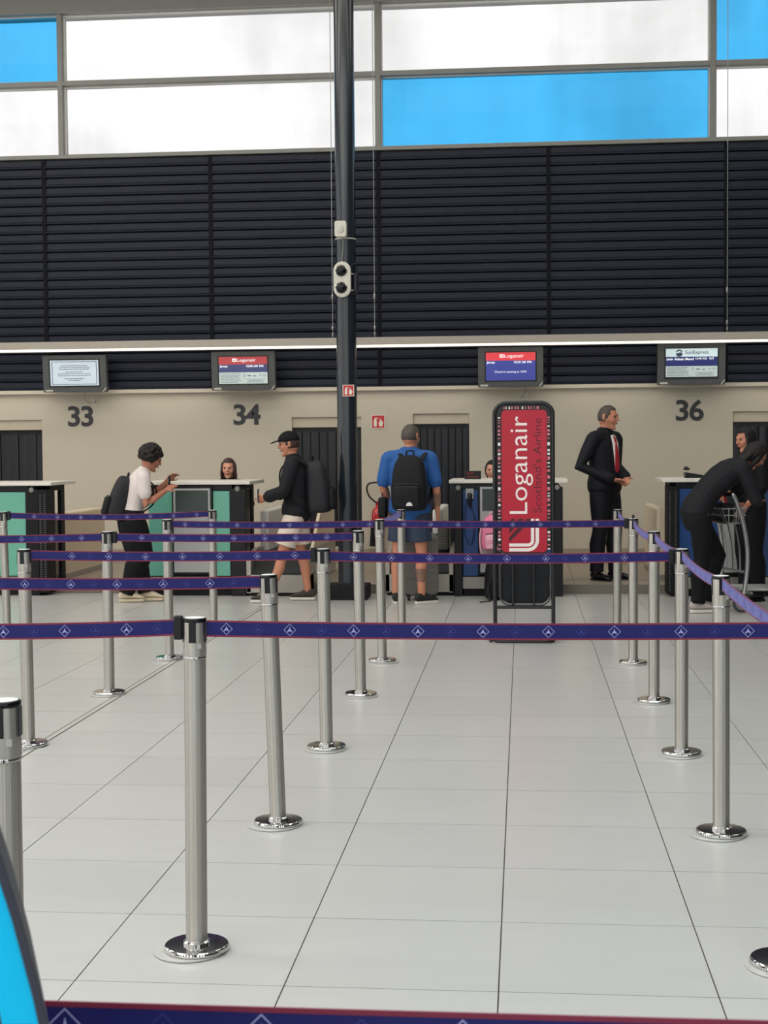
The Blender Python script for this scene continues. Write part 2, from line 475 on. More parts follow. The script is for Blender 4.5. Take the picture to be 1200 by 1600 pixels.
# ---- far wall, lower part in plaster with four baggage openings
OPEN = [(-6.85, -5.93, 0.30, 1.885), (-2.80, -1.95, 0.30, 1.885), (-1.32, -0.64, 0.30, 1.915), (2.484, 3.35, 0.30, 1.905)]
LEDGE = 2.20
b = MB(); x = XL
for (x0, x1, z0, z1) in OPEN:
    b.box(x, x0, WALL, WALL + 0.3, 0, LEDGE); b.box(x0, x1, WALL, WALL + 0.3, z1, LEDGE); b.box(x0, x1, WALL, WALL + 0.3, 0, z0); x = x1
b.box(x, XR, WALL, WALL + 0.3, 0, LEDGE)
wall = tag(b.build('wall_back', 'plaster', smooth=False), kind='structure')
b = MB(); x = XL
b.box(XL, XR, WALL - 0.015, WALL, PZ, PZ + 0.185)
tag(b.build('baseboard_back', 'platform_tile', smooth=False), kind='structure')
for k, (x0, x1, z0, z1) in enumerate(OPEN):
    b = MB(); b.box(x0, x1, WALL + 0.03, WALL + 0.22, z1 - 0.125, z1)
    b.build('lintel', 'plaster_reveal', wall, smooth=False, bevel=0.006)
    b = MB(); b.box(x0 - 0.1, x1 + 0.1, WALL + 0.75, WALL + 0.8, 0, 2.1); b.box(x0 - 0.15, x0 - 0.1, WALL + 0.3, WALL + 0.8, 0, 2.1); b.box(x1 + 0.1, x1 + 0.15, WALL + 0.3, WALL + 0.8, 0, 2.1); b.box(x0 - 0.15, x1 + 0.15, WALL + 0.3, WALL + 0.8, 2.1, 2.15)
    b.build('tunnel', 'void', wall, smooth=False)
    where = ['in the wall opening at the far left, under number 33', 'in the wall opening behind the man in the cap',
             'in the wall opening behind the man in the blue shirt', 'in the wall opening at the far right'][k]
    t = thing('strip_curtain', 'dark rubber strip curtain hanging ' + where, 'curtain', ((x0 + x1) / 2, WALL + 0.12, z0), 0, 'baggage opening curtains')
    hw = (x1 - x0) / 2; n = 8; sw = 2 * hw / n; hh = z1 - z0 - 0.125
    MB().box(-hw + .004, hw - .004, -0.02, 0.02, hh - 0.05, hh).build('rail', 'black_plastic', t)
    for i in range(n):
        q = MB(); px = -hw + sw * i; a = random.uniform(-0.006, 0.006)
        cols = [(0, 0), (0.5, 0.008), (1, 0)]
        vs = []; fs = []
        for zz, sh in ((0.0, a), (hh * 0.5, a * 0.4), (hh - 0.02, 0)):
            for u, d in cols: vs.append((px + 0.004 + u * (sw - 0.008), sh - 0.006 - d + 0.012 * (i % 2), zz))
        m = len(vs)
        vs += [(p[0], p[1] + 0.004, p[2]) for p in vs]
        for r_ in range(2):
            for c_ in range(2):
                i0 = r_ * 3 + c_; fs += [(i0, i0 + 1, i0 + 4, i0 + 3), (m + i0 + 1, m + i0, m + i0 + 3, m + i0 + 4)]
        rim = [0, 1, 2, 5, 8, 7, 6, 3]
        for e in range(8): fs.append((rim[e], m + rim[e], m + rim[(e + 1) % 8], rim[(e + 1) % 8]))
        q.add(vs, fs); q.build('strip', 'strip_rubber', t)

# ---- ledge over the plaster
b = MB(); b.box(XL, XR, WALL - 0.06, WALL, LEDGE, LEDGE + 0.045)
tag(b.build('trim_1', 'ledge', smooth=False, bevel=0.004), kind='structure')

# ---- louvre cladding between ledge and sill
Z0, Z1 = LEDGE + 0.045, 5.075
lou = tag(MB().box(XL, XR, WALL + 0.02, WALL + 0.3, Z0, Z1).build('louvre_wall', 'slat_back', smooth=False), kind='structure')
JX = [-9.96, -7.90, -5.845, -3.77, -1.717, 0.32, 2.40, 4.45, 6.50]
pitch = (Z1 - Z0) / 25
for c in range(len(JX) - 1):
    wd = JX[c + 1] - JX[c] - 0.05
    prof = [(0.012, 0.0), (-0.036, 0.004), (-0.040, 0.026), (-0.026, 0.034), (-0.022, pitch - 0.014), (0.012, pitch - 0.011)]
    q = MB(); n = len(prof)
    vs = [(0, d, z) for d, z in prof] + [(wd, d, z) for d, z in prof]
    q.add(vs, [tuple(range(n)), tuple(reversed(range(n, 2 * n)))] + [(i, i + n, (i + 1) % n + n, (i + 1) % n) for i in range(n)])
    me = q.mesh('slat', 'slat', False)
    for r_ in range(25):
        o = obj('slat', me, lou); o.location = (JX[c] + 0.025, WALL + 0.008, Z0 + pitch * r_)
for xj in JX:
    MB().box(xj - 0.024, xj + 0.024, WALL - 0.030, WALL + 0.02, Z0, Z1).build('batten', 'batten', lou, smooth=False)

# ---- clerestory
SILL0, SILL1, TR0, TR1, HEAD0, HEAD1 = 5.075, 5.122, 5.962, 6.018, 6.83, 7.05
MX = [XL, -9.53, -5.62, -1.712, 2.245, 6.2, XR]
k = 1
b = MB(); b.box(XL, XR, WALL - 0.05, WALL + 0.3, SILL0, SILL1); tag(b.build('trim_2', 'frame_grey', smooth=False, bevel=0.004), kind='structure')
b = MB(); b.box(XL, XR, WALL - 0.03, WALL + 0.16, TR0, TR1); tag(b.build('trim_3', 'frame_grey', smooth=False, bevel=0.004), kind='structure')
b = MB(); b.box(XL, XR, WALL - 0.05, WALL + 0.3, HEAD0, HEAD1); tag(b.build('trim_4', 'frame_grey', smooth=False, bevel=0.004), kind='structure')
b = MB(); b.box(XL, XR, WALL, WALL + 0.3, HEAD1, CEIL); tag(b.build('wall_back_top', 'hall_wall', smooth=False), kind='structure')
for i, xm in enumerate(MX[1:-1]):
    b = MB(); b.box(xm - 0.030, xm + 0.030, WALL - 0.034, WALL + 0.16, SILL1, HEAD0)
    tag(b.build('trim_%d' % (5 + i), 'frame_grey', smooth=False, bevel=0.004), kind='structure')
BLUE = {(0, 0), (1, 1), (3, 0), (4, 1), (2, 9)}
for c in range(6):
    for r_ in range(2):
        x0 = MX[c] + 0.030; x1 = MX[c + 1] - 0.030
        z0, z1 = ((SILL1, TR0), (TR1, HEAD0))[r_]
        b = MB(); f = 0.017
        out = [(x0, z0), (x1, z0), (x1, z1), (x0, z1)]; inn = [(x0 + f, z0 + f), (x1 - f, z0 + f), (x1 - f, z1 - f), (x0 + f, z1 - f)]
        b.ringprism(out, inn, WALL + 0.03, WALL + 0.12)
        wn = tag(b.build('window_%d' % k, 'frame_light', smooth=False), kind='structure'); k += 1  # inner frame coloured pale for the sky light on its reveal
        MB().box(x0 + f, x1 - f, WALL + 0.07, WALL + 0.078, z0 + f, z1 - f).build('pane', 'pane_blue' if (c, r_) in BLUE else 'pane_dimmed', wn, smooth=False)

# ---- the rest of the hall: ceiling, right wall, glazed fronts at the left and behind the camera
tag(MB().box(XL - .3, XR + .3, YB - .3, WALL + .3, CEIL, CEIL + 0.2).build('ceiling', 'ceiling', smooth=False), kind='structure')
tag(MB().box(XR, XR + 0.3, YB, WALL + 0.3, 0, CEIL).build('wall_right', 'hall_dark', smooth=False), kind='structure')
b = MB(); b.box(XL - 0.3, XL, YB, WALL + 0.3, 0, 0.5); b.box(XL - 0.3, XL, YB, WALL + 0.3, 6.4, CEIL)
n = 11; st = (17.4 - YB) / n
for i in range(n + 1):
    yy = YB + st * i; b.box(XL - 0.3, XL, yy - 0.45, yy + 0.45, 0.5, 6.4)
for zz in (2.4, 4.3): b.box(XL - 0.2, XL - 0.1, YB, 17.6, zz - 0.05, zz + 0.05)
wl = tag(b.build('wall_left', 'hall_dark', smooth=False), kind='structure')
MB().box(XL - 0.16, XL - 0.15, YB, 17.6, 0.5, 6.4).build('pane', 'pane_clear', wl, smooth=False)
b = MB(); b.box(XL, XR, YB - 0.3, YB, 0, 0.5); b.box(XL, XR, YB - 0.3, YB, 6.4, CEIL)
n = 8; st = (XR - XL) / n
for i in range(n + 1):
    xx = XL + st * i; b.box(xx - 0.55, xx + 0.55, YB - 0.3, YB, 0.5, 6.4)
for zz in (2.4, 4.3): b.box(XL, XR, YB - 0.2, YB - 0.1, zz - 0.05, zz + 0.05)
wf = tag(b.build('wall_front', 'hall_dark', smooth=False), kind='structure')
MB().box(XL, XR, YB - 0.16, YB - 0.15, 0.5, 6.4).build('pane', 'pane_clear', wf, smooth=False)

# ---- added fill light panels (unseen, above the frame), stronger over the queueing hall than over the desks
lh = MB().box(-1.3, 1.3, -1.0, 1.0, 0.0, 0.09).mesh('housing', 'frame_light', False)
ld = MB().box(-1.26, 1.26, -0.96, 0.96, -0.006, 0.0).mesh('diffuser', 'fill_light', False)
NEAR = (1.7, 1.7, 1.35, 1.05, 0.8, 0.5)
for yy, warm, row in ((-4.5, 0, [v * 1.3 for v in NEAR]), (0.5, 0, [v * 1.3 for v in NEAR]), (5.5, 0, NEAR), (10.5, 1, (1.3, 1.3, 0.75, 0.36, 0.25, 0.2)), (14.6, 1, (0.7, 0.7, 0.46, 0.32, 0.24, 0.16))):
    for xx, fx in zip((-10.0, -7.0, -4.0, -1.0, 2.0, 5.0), row):
        t = thing('fill_panel', 'rectangular white fill light panel added unseen on the hall ceiling above the view', 'lamp', (xx, yy, CEIL - 0.09), 0, 'added fill light panels')
        obj('housing', lh, t); obj('diffuser', ld, t)
        L = bpy.data.lights.new('fill_glow', 'AREA'); L.shape = 'RECTANGLE'; L.size = 2.5; L.size_y = 1.9
        L.color = (1.0, 0.94, 0.86) if warm else ((1.0, 0.97, 0.92) if xx < -2 else (0.66, 0.87, 1.0)); L.energy = FILL_POWER * fx  # cool right-hand panels tint the floor blue in place of window reflections
        lo = bpy.data.objects.new('glow', L); COL.objects.link(lo); lo.parent = t; lo.location = (0, 0, -0.02)

# ============================================================ PILLAR
px, py = -1.742, 14.62
t = thing('pillar', 'tall round dark grey steel pillar rising from a square base plate', 'pillar', (px, py, 0))
MB().lathe([(0.100, 0.14), (0.100, CEIL)], n=40).build('shaft', 'pillar_paint', t)
MB().box(-0.205, 0.205, -0.2, 0.2, 0, 0.145).build('base_box', 'black_matt', t, bevel=0.008)
MB().lathe([(0.112, 0.145), (0.112, 0.158), (0.101, 0.165)], n=36).build('collar', 'pillar_paint', t)
pil = t
t = thing('wall_sensor', 'small pale rectangular device strapped to the front of the dark pillar', 'sensor', (px - 0.03, py - 0.1, 3.655))
MB().prism(rrect(-0.058, 0.058, -0.075, 0.08, 0.022), -0.075, -0.004).build('housing', 'plate_white', t, bevel=0.006)
MB().ball((0, -0.078, 0.0), (0.036, 0.01, 0.042)).build('lens', 'frame_light', t)
MB().loft([(0.1015 * math.cos(a), 0.1015 * math.sin(a), 3.575) for a in [2 * math.pi * i / 28 for i in range(28)]], [(0.006, 0.004)] * 28, 6, (0, 0, 1), None, True).build('strap', 'frame_light', pil)
MB().tube(smoothpath([(0.02, -0.03, -0.08), (0.02, -0.012, -0.18), (0.005, -0.012, -0.30), (0.01, -0.01, -0.34)]), 0.006, 6).build('cable', 'frame_grey', t)
t = thing('twin_camera', 'oval pale plate with two dark dome cameras strapped to the pillar', 'camera', (px - 0.02, py - 0.1, 3.165))
MB().prism(rrect(-0.085, 0.085, -0.175, 0.175, 0.084, 8), -0.055, -0.012).build('plate', 'plate_white', t, bevel=0.008)
for zz in (0.083, -0.083):
    d = MB().ball((-0.008, -0.062, zz), (0.052, 0.045, 0.052), 20, 12).build('camera_dome', 'black_gloss', t)
    MB().loft([(-0.008 + 0.054 * math.cos(a), -0.056, zz + 0.054 * math.sin(a)) for a in [2 * math.pi * i / 24 for i in range(24)]], [0.005] * 24, 6, (0, 1, 0), None, True).build('ring', 'chrome_bright', d)
for zz in (0.06, -0.1):
    MB().loft([(0.1015 * math.cos(a), 0.1015 * math.sin(a), 3.165 + zz) for a in [2 * math.pi * i / 28 for i in range(28)]], [(0.007, 0.004)] * 28, 6, (0, 0, 1), None, True).build('strap', 'frame_light', pil)
MB().tube(smoothpath([(0.07, -0.02, 0.12), (0.13, 0.04, 0.16), (0.15, 0.05, 0.0), (0.14, 0.04, -0.12), (0.08, 0.0, -0.14)]), 0.006, 6).build('cable', 'black_plastic', t)
MB().box(0.105, 0.14, 0.02, 0.055, -0.11, 0.07).build('junction_box', 'black_plastic', t, bevel=0.005)

def pictogram(t, s, y):
    """red safety sign face: white border, red field, white extinguisher and flame"""
    MB().prism([(-s, -s), (s, -s), (s, s), (-s, s)], y, y + 0.004).build('plate', 'fire_white', t)
    MB().prism([(-.88 * s, -.88 * s), (.88 * s, -.88 * s), (.88 * s, .88 * s), (-.88 * s, .88 * s)], y - 0.001, y).build('red_field', 'fire_red', t)
    b = MB(); b.prism(rrect(-.62 * s, -.2 * s, -.7 * s, .3 * s, .1 * s), y - 0.002, y - 0.001); b.prism([(-.5 * s, .3 * s), (-.3 * s, .3 * s), (-.3 * s, .55 * s), (-.5 * s, .55 * s)], y - 0.002, y - 0.001)
    b.prism([(-.3 * s, .45 * s), (.05 * s, .35 * s), (.05 * s, .45 * s), (-.3 * s, .6 * s)], y - 0.002, y - 0.001)
    b.prism([(.15 * s, -.65 * s), (.55 * s, -.7 * s), (.72 * s, -.2 * s), (.55 * s, .2 * s), (.48 * s, -.05 * s), (.35 * s, .55 * s), (.2 * s, .05 * s), (.08 * s, -.2 * s)], y - 0.002, y - 0.001)
    b.build('pictogram', 'fire_white', t, smooth=False)
t = thing('safety_sign', 'small square red fire safety sign on the dark pillar', 'sign', (px + 0.028, py - 0.104, 2.075)); pictogram(t, 0.057, -0.004)
t = thing('safety_sign', 'square red fire extinguisher sign on the beige wall above the extinguisher', 'sign', (-1.742, WALL - 0.004, 1.823)); pictogram(t, 0.085, -0.004)

# ============================================================ LIGHT TRAY with cables
t = thing('light_tray', 'long pale suspended light tray with glowing strip across the louvres', 'lamp', (0, 17.2, 2.68))
MB().box(-11.9, 9.4, -0.10, 0.10, 0.022, 0.112).build('housing', 'tray', t, bevel=0.004)
MB().box(-11.9, 9.4, -0.102, 0.06, 0.004, 0.022).build('diffuser', 'tray_light', t)
for xx in (-2.21, -1.715, 2.335):
    c = MB().cyl((xx, 0, 0.112), (xx, 0, CEIL - 2.70), 0.0045, n=6).build('cable', 'cable_steel', t)
    b = MB(); b.lathe([(0.004, .13), (.012, .14), (.012, .17), (.004, .18)], (xx, 0, 0), 8); b.lathe([(0.004, .2), (.016, .215), (.016, .245), (.004, .26)], (xx, 0, 0), 8)
    b.lathe([(0.004, .55), (.015, .57), (.015, .62), (.004, .64)], (xx, 0, 0), 8)
    tag(b.build('turnbuckle', 'cable_steel', c), kind='stuff')
for xx in (-9.0, -6.0, -3.2, 0.0, 3.2, 6.5):
    L = bpy.data.lights.new('tray_glow', 'AREA'); L.shape = 'RECTANGLE'; L.size = 2.9; L.size_y = 0.14; L.color = (1.0, 0.93, 0.83); L.energy = TRAY_POWER
    lo = bpy.data.objects.new('glow', L); COL.objects.link(lo); lo.parent = t; lo.location = (xx, 0, -0.004)

# ============================================================ MONITORS, sockets, numbers
def dashes(x0, x1, z, h, seed, y, centre=False, fill=1.0):
    rnd = random.Random(seed); b = MB(); x = x0; end = x0 + (x1 - x0) * fill
    if centre: d = (x1 - x0) * (1 - fill) / 2; x += d; end += d
    while x < end:
        wd = min(rnd.uniform(1.2, 4.5) * h, end - x)
        b.prism([(x, z), (x + wd, z), (x + wd, z + h), (x, z + h)], y - 0.0006, y); x += wd + h * 0.7
    return b
def merge(*mbs):
    o = MB()
    for m in mbs: o.add(m.v, m.f)
    return o
def airline_logo(cx_, cz_, s, y):
    """small rounded square emblem with an inner sweep"""
    b = MB()
    b.ringprism(rrect(cx_ - s, cx_ + s, cz_ - s * .8, cz_ + s * .8, s * .5), rrect(cx_ - s * .62, cx_ + s * .62, cz_ - s * .45, cz_ + s * .45, s * .25), y - 0.0006, y)
    b.prism([(cx_ - s * .9, cz_ + s * .8), (cx_ - s * .1, cz_ - s * .2), (cx_ + s * .3, cz_ + s * .1), (cx_ - s * .2, cz_ + s * .8)], y - 0.0006, y)
    return b
def monitor(x0, x1, z0, z1, label):
    cx_ = (x0 + x1) / 2; cz_ = (z0 + z1) / 2; hw = (x1 - x0) / 2; hh = (z1 - z0) / 2
    t = thing('monitor', label, 'monitor', (cx_, 17.5, cz_), 0, 'check-in monitors'); t.rotation_euler = (R(5), 0, 0)
    b = MB(); b.prism(rrect(-hw, hw, -hh, hh, 0.012, 3), -0.04, 0.05)
    b.build('housing', 'monitor_grey', t, bevel=0.004)
    MB().box(-hw * .45, hw * .45, 0.05, 0.12, -hh * .5, hh * .5).build('back_cover', 'monitor_grey', t, bevel=0.01)
    MB().box(-0.06, 0.06, 0.12, 0.262, -0.05, 0.05).build('wall_bracket', 'black_plastic', t)
    MB().box(-hw * .80, hw * .80, -0.043, -0.040, -hh * .72, hh * .80).build('bezel', 'scr_black', t)
    b = MB(); b.box(-hw * .93, -hw * .70, -0.042, -0.04, -hh * .95, -hh * .86); b.build('badge', 'frame_light', t, smooth=False)
    b = MB(); b.add([(hw * .86, -.042, -hh * .98), (hw * .9, -.042, -hh * .98), (hw * .99, -.042, -hh * .76), (hw * .96, -.042, -hh * .76)], [(0, 1, 2, 3)]); b.build('corner_mark', 'frame_light', t, smooth=False)
    return t, hw, hh
Y0 = -0.0445
def panel(t, name, m, x0, x1, z0, z1, y=Y0): return MB().prism([(x0, z0), (x1, z0), (x1, z1), (x0, z1)], y, y + 0.0015).build(name, m, t, smooth=False)

# 33
t, hw, hh = monitor(-5.795, -5.007, 2.212, 2.656, 'grey wall monitor with a pale framed notice, above number 33')
a, c0, c1 = hw * .76, -hh * .64, hh * .74
s = panel(t, 'screen', 'scr_pale', -a, a, c0, c1)
MB().ringprism([(-a * .93, c0 * .9), (a * .93, c0 * .9), (a * .93, c1 * .91), (-a * .93, c1 * .91)], [(-a * .905, c0 * .86), (a * .905, c0 * .86), (a * .905, c1 * .87), (-a * .905, c1 * .87)], Y0 - .0008, Y0).build('border_print', 'scr_ink_dark', s, smooth=False)
merge(*[dashes(-a * .7, a * .7, c0 + (c1 - c0) * f, 0.0085, 30 + i, Y0, True, w_) for i, (f, w_) in enumerate(((.77, .8), (.70, .92), (.63, .9), (.52, .5), (.45, .98), (.38, .98), (.26, .6), (.19, .36)))]).build('notice_print', 'scr_ink', s, smooth=False)

def fl_screen(t, hw, hh, red, blue, paper, lines):
    a, c0, c1 = hw * .76, -hh * .66, hh * .74; H_ = c1 - c0
    h1 = c1 - H_ * .29
    s = panel(t, 'screen_header', red, -a, a, h1, c1)
    merge(text_mb('Loganair', width=a * .78, height=H_ * .15, cx=a * .14, cz=(h1 + c1) / 2, y=Y0 - .0006), airline_logo(-a * .36, (h1 + c1) / 2 + .006, H_ * .075, Y0)).build('airline_print', 'scr_white', s, smooth=False)
    h2 = c0 + H_ * .42 if paper else c0
    s = panel(t, 'screen_flight', blue, -a, a, h2, h1)
    p = [text_mb('Jersey', width=a * .34, height=H_ * .105, cx=-a * .97, cz=h1 - H_ * .07, y=Y0 - .0006, align='L', bold=.02), text_mb('12:55 LM', width=a * .46, height=H_ * .075, cx=a * .14, cz=h1 - H_ * .06, y=Y0 - .0006, align='L', bold=.02), text_mb('596', width=a * .19, height=H_ * .075, cx=a * .66, cz=h1 - H_ * .06, y=Y0 - .0006, align='L', bold=.02)]
    if not paper: p.append(text_mb('Check-in opening at 10:05', width=a * 1.28, height=H_ * .095, cx=0, cz=c0 + H_ * .30, y=Y0 - .0006))
    merge(*p).build('flight_print', 'scr_white', s, smooth=False)
    if paper: notice(t, a, c0, h2)
def notice(t, a, z0, z1, seed=5):
    s = panel(t, 'screen_notice', 'scr_paper', -a, a, z0, z1); H_ = z1 - z0
    b = [dashes(-a * .94, -a * .05, z0 + H_ * f, 0.006, seed + i, Y0, False, random.uniform(.8, 1)) for i, f in enumerate((.84, .72, .6, .48, .36, .24, .12))]
    b += [dashes(a * .1, a * .92, z0 + H_ * f, 0.006, seed + 20 + i, Y0, True, fl_) for i, (f, fl_) in enumerate(((.36, .9), (.24, .7), (.12, .86)))]
    b.append(MB().prism(rrect(a * .18, a * .32, z0 + H_ * .66, z0 + H_ * .76, .004), Y0 - .0006, Y0))
    b.append(MB().prism(rrect(a * .40, a * .52, z0 + H_ * .64, z0 + H_ * .72, .004), Y0 - .0006, Y0))
    b.append(MB().prism([(a * .64, z0 + H_ * .68), (a * .67, z0 + H_ * .66), (a * .76, z0 + H_ * .8), (a * .74, z0 + H_ * .82)], Y0 - .0006, Y0))
    for q in (a * .05, a * .87):
        zc = z0 + H_ * .74; r1, r2 = H_ * .15, H_ * .11
        b.append(MB().ringprism([(q - r1, zc), (q, zc - r1), (q + r1, zc), (q, zc + r1)], [(q - r2, zc), (q, zc - r2), (q + r2, zc), (q, zc + r2)], Y0 - .0006, Y0))
    tag(merge(*b).build('notice_print', 'scr_ink', s, smooth=False), kind='stuff')
t, hw, hh = monitor(-3.716, -2.943, 2.212, 2.674, 'grey wall monitor with faded red header and notice text, above number 34')
fl_screen(t, hw, hh, 'scr_red_dim', 'scr_blue_dim', True, None)
t, hw, hh = monitor(-0.519, 0.247, 2.213, 2.682, 'grey wall monitor with bright red header and plain blue screen, above the red sign stand')
fl_screen(t, hw, hh, 'scr_red', 'scr_blue', False, None)
t, hw, hh = monitor(1.573, 2.353, 2.215, 2.700, 'grey wall monitor with white header and navy flight band, above number 36')
a, c0, c1 = hw * .76, -hh * .66, hh * .74; H_ = c1 - c0
s = panel(t, 'screen_header', 'scr_header', -a, a, c1 - H_ * .28, c1)
zc = c1 - H_ * .145
lg = MB(); q = -a * .48; r1 = H_ * .115
half = [(q + r1 * math.cos(R(180 + 180 * i / 14)), zc - .006 + r1 * math.sin(R(180 + 180 * i / 14))) for i in range(15)]
lg.prism(half[:1] + half[1:] + [(q + r1 * .3, zc + .008), (q - r1 * .3, zc - .002)], Y0 - .0006, Y0)
arc = [(q + r1 * math.cos(R(15 + 150 * i / 12)), zc + r1 * math.sin(R(15 + 150 * i / 12))) for i in range(13)]; arc2 = [(q + r1 * .6 * math.cos(R(15 + 150 * i / 12)), zc + r1 * .6 * math.sin(R(15 + 150 * i / 12))) for i in range(13)]
lg.prism(arc + arc2[::-1], Y0 - .0006, Y0)
merge(lg, text_mb('SunExpress', width=a * .9, height=H_ * .16, cx=a * .2, cz=zc, y=Y0 - .0006, bold=.01)).build('airline_print', 'scr_ink_dark', s, smooth=False)
s = panel(t, 'screen_flight', 'scr_navy', -a, a, c0 + H_ * .40, c1 - H_ * .28)
merge(text_mb('zmir Adnan Mend', width=a * 1.06, height=H_ * .085, cx=-a * .98, cz=c1 - H_ * .355, y=Y0 - .0006, align='L', bold=.02), text_mb('13:40 XQ', width=a * .44, height=H_ * .075, cx=a * .15, cz=c1 - H_ * .35, y=Y0 - .0006, align='L', bold=.02), text_mb('917', width=a * .18, height=H_ * .075, cx=a * .68, cz=c1 - H_ * .35, y=Y0 - .0006, align='L', bold=.02)).build('flight_print', 'scr_white', s, smooth=False)
notice(t, a, c0 + .012, c0 + H_ * .40, 55)

def socket(x, z, label, hang):
    t = thing('wall_socket', label, 'socket', (x, WALL, z), 0, 'wall sockets')
    MB().box(-0.042, 0.042, -0.014, 0, -0.042, 0.042).build('plate', 'socket', t, bevel=0.004)
    MB().cyl((0, -0.016, 0), (0, -0.013, 0), 0.026).build('recess', 'frame_grey', t)
    MB().cyl((0, -0.04, 0), (0, -0.015, 0), 0.019).build('plug', 'frame_light', t)
    MB().tube(smoothpath([(-0.005, -0.04, 0), (-0.05, -0.05, -0.02), (hang, -0.06, 0.03), (hang + .01, -0.1, 0.10), (hang + .02, -0.2, 0.13)]), 0.0035, 6).build('cord', 'frame_grey', t)
socket(-5.256, 2.108, 'small beige wall socket with a looped cord under the monitor at number 33', -0.11)
socket(0.033, 2.113, 'small beige wall socket with a cord just above the red sign stand', -0.01)
for s_, xa, xb, lab in (('33', -5.597, -5.277, 'black numeral 33 on the beige wall at the left'), ('34', -3.52, -3.185, 'black numeral 34 on the beige wall near the cap wearer'), ('36', 1.818, 2.145, 'black numeral 36 on the beige wall at the right')):
    m = text_mb(s_, width=xb - xa, height=0.255, bold=.022, space=.9)
    n_ = len(m.v); m2 = MB().add([(p.x, -0.006, p.z) for p in m.v], m.f); 
    o = m2.build('wall_number', 'number_black', None, smooth=False); o.location = ((xa + xb) / 2, WALL - 0.001, 1.925)
    sol = o.modifiers.new('depth', 'SOLIDIFY'); sol.thickness = 0.006; sol.offset = -1
    tag(o, lab, 'number', 'counter numbers')
# ============================================================ CHECK-IN COUNTERS
CY = 14.85
def counter(x0, x1, colour, cols, box, label):
    """cols: list of (xa, xb, kind) black upright columns; box: x range of the grey cabinet"""
    cx_ = (x0 + x1) / 2
    t = thing('check_in_counter', label, 'counter', (cx_, CY, 0), 0, 'check-in counters')
    a, b_ = x0 - cx_, x1 - cx_
    lo, hi = a, b_
    fa, fb = a, b_
    for ca, cb, kd in cols:
        ca -= cx_; cb -= cx_
        if abs(ca - fa) < 0.02 or ca <= fa + .02: fa = max(fa, cb)
        elif cb >= b_ - 0.2: fb = min(fb, ca)
    MB().box(fa, fb, 0.015, 0.235, 0.07, 1.135).build('carcass', 'black_matt', t, smooth=False)
    MB().box(fa + 0.01, fb - 0.01, 0.03, 0.22, 0.0, 0.07).build('plinth', 'black_matt', t, smooth=False)
    MB().box(fa, fb, 0.002, 0.015, 0.075, 0.195).build('kick_plate', 'kick_steel', t, smooth=False, bevel=0.002)
    ga, gb = box[0] - cx_, box[1] - cx_
    for (p, q) in ((fa, ga), (gb, fb)):
        if q - p > 0.02: MB().box(p + .004, q - .004, 0.0, 0.015, 0.205, 1.075).build('front_panel', colour, t, smooth=False, bevel=0.003)
    c = MB().box(ga, gb, -0.03, 0.015, 0.225, 1.125).build('cabinet', 'black_plastic', t, bevel=0.004)
    MB().box(ga + .018, gb - .018, -0.036, -0.03, 0.245, 1.105).build('cabinet_panel', 'grey_panel', c, smooth=False, bevel=0.002)
    MB().box(ga + .04, gb - .04, -0.039, -0.036, 0.865, 1.085).build('display_window', 'dark_glass', c, smooth=False)
    MB().box(fa - .02, fb + .02, 0.01, 0.04, 1.085, 1.135).build('recess_strip', 'black_plastic', t, smooth=False)
    for ca, cb, kd in cols:
        ca -= cx_; cb -= cx_
        if kd == 'plain':
            q = MB().box(ca, cb, -0.02, 0.235, 0.0, 1.10).build('column', 'black_gloss', t, bevel=0.008)
        else:
            q = MB().box(ca, cb, -0.03, 0.235, 0.03, 1.10).build('perforated_column', 'black_matt', t, bevel=0.005)
            pf = MB(); nz = 44
            for i in range(nz):
                z = 0.06 + i * (1.0 / nz)
                for u in (0.22, 0.72):
                    xx = ca + (cb - ca) * u; pf.box(xx - .008, xx + .008, -0.034, -0.03, z, z + .010)
            tag(pf.build('perforations', 'perforation', q, smooth=False), kind='stuff')
        if kd == 'plain' or len(cols) == 1:
            xm = (ca + cb) / 2; r = MB().cyl((xm, -0.028, 1.098), (xm, 0.22, 1.098), 0.036, n=22).build('roller', 'black_plastic', t)
            MB().cyl((xm, -0.033, 1.098), (xm, -0.028, 1.098), 0.024, n=18).build('end_cap', 'frame_grey', r)
    tag(t, None)
    MB().box(a - .05, b_ + .05, -0.04, 0.80, 1.142, 1.178).build('worktop', 'worktop', t, bevel=0.005)
    MB().box(a + .05, a + .09, 0.60, 0.72, PZ, 1.142).build('support_leg', 'black_matt', t)
    MB().box(b_ - .09, b_ - .05, 0.60, 0.72, PZ, 1.142).build('support_leg', 'black_matt', t)
    MB().box(a + .05, b_ - .05, 0.23, 0.60, 1.08, 1.142).build('under_tray', 'black_matt', t)
    return t
counter(-6.05, -4.90, 'teal', [(-5.135, -4.995, 'plain'), (-4.992, -4.90, 'perforated')], (-5.90, -5.50), 'teal fronted check-in counter cut by the left edge, under number 33')
counter(-3.84, -2.82, 'teal', [(-2.985, -2.82, 'plain')], (-3.585, -3.165), 'teal fronted check-in counter with grey cabinet, where the traveller in the white shirt leans')
counter(-0.69, 0.40, 'blue_panel', [(-0.69, -0.605, 'plain'), (0.285, 0.40, 'plain')], (-0.445, 0.03), 'blue fronted check-in counter directly behind the red sign stand')
counter(1.43, 2.60, 'blue_panel', [(1.43, 1.545, 'perforated'), (2.49, 2.60, 'plain')], (1.955, 2.365), 'blue fronted check-in counter at the right, behind the luggage trolley')
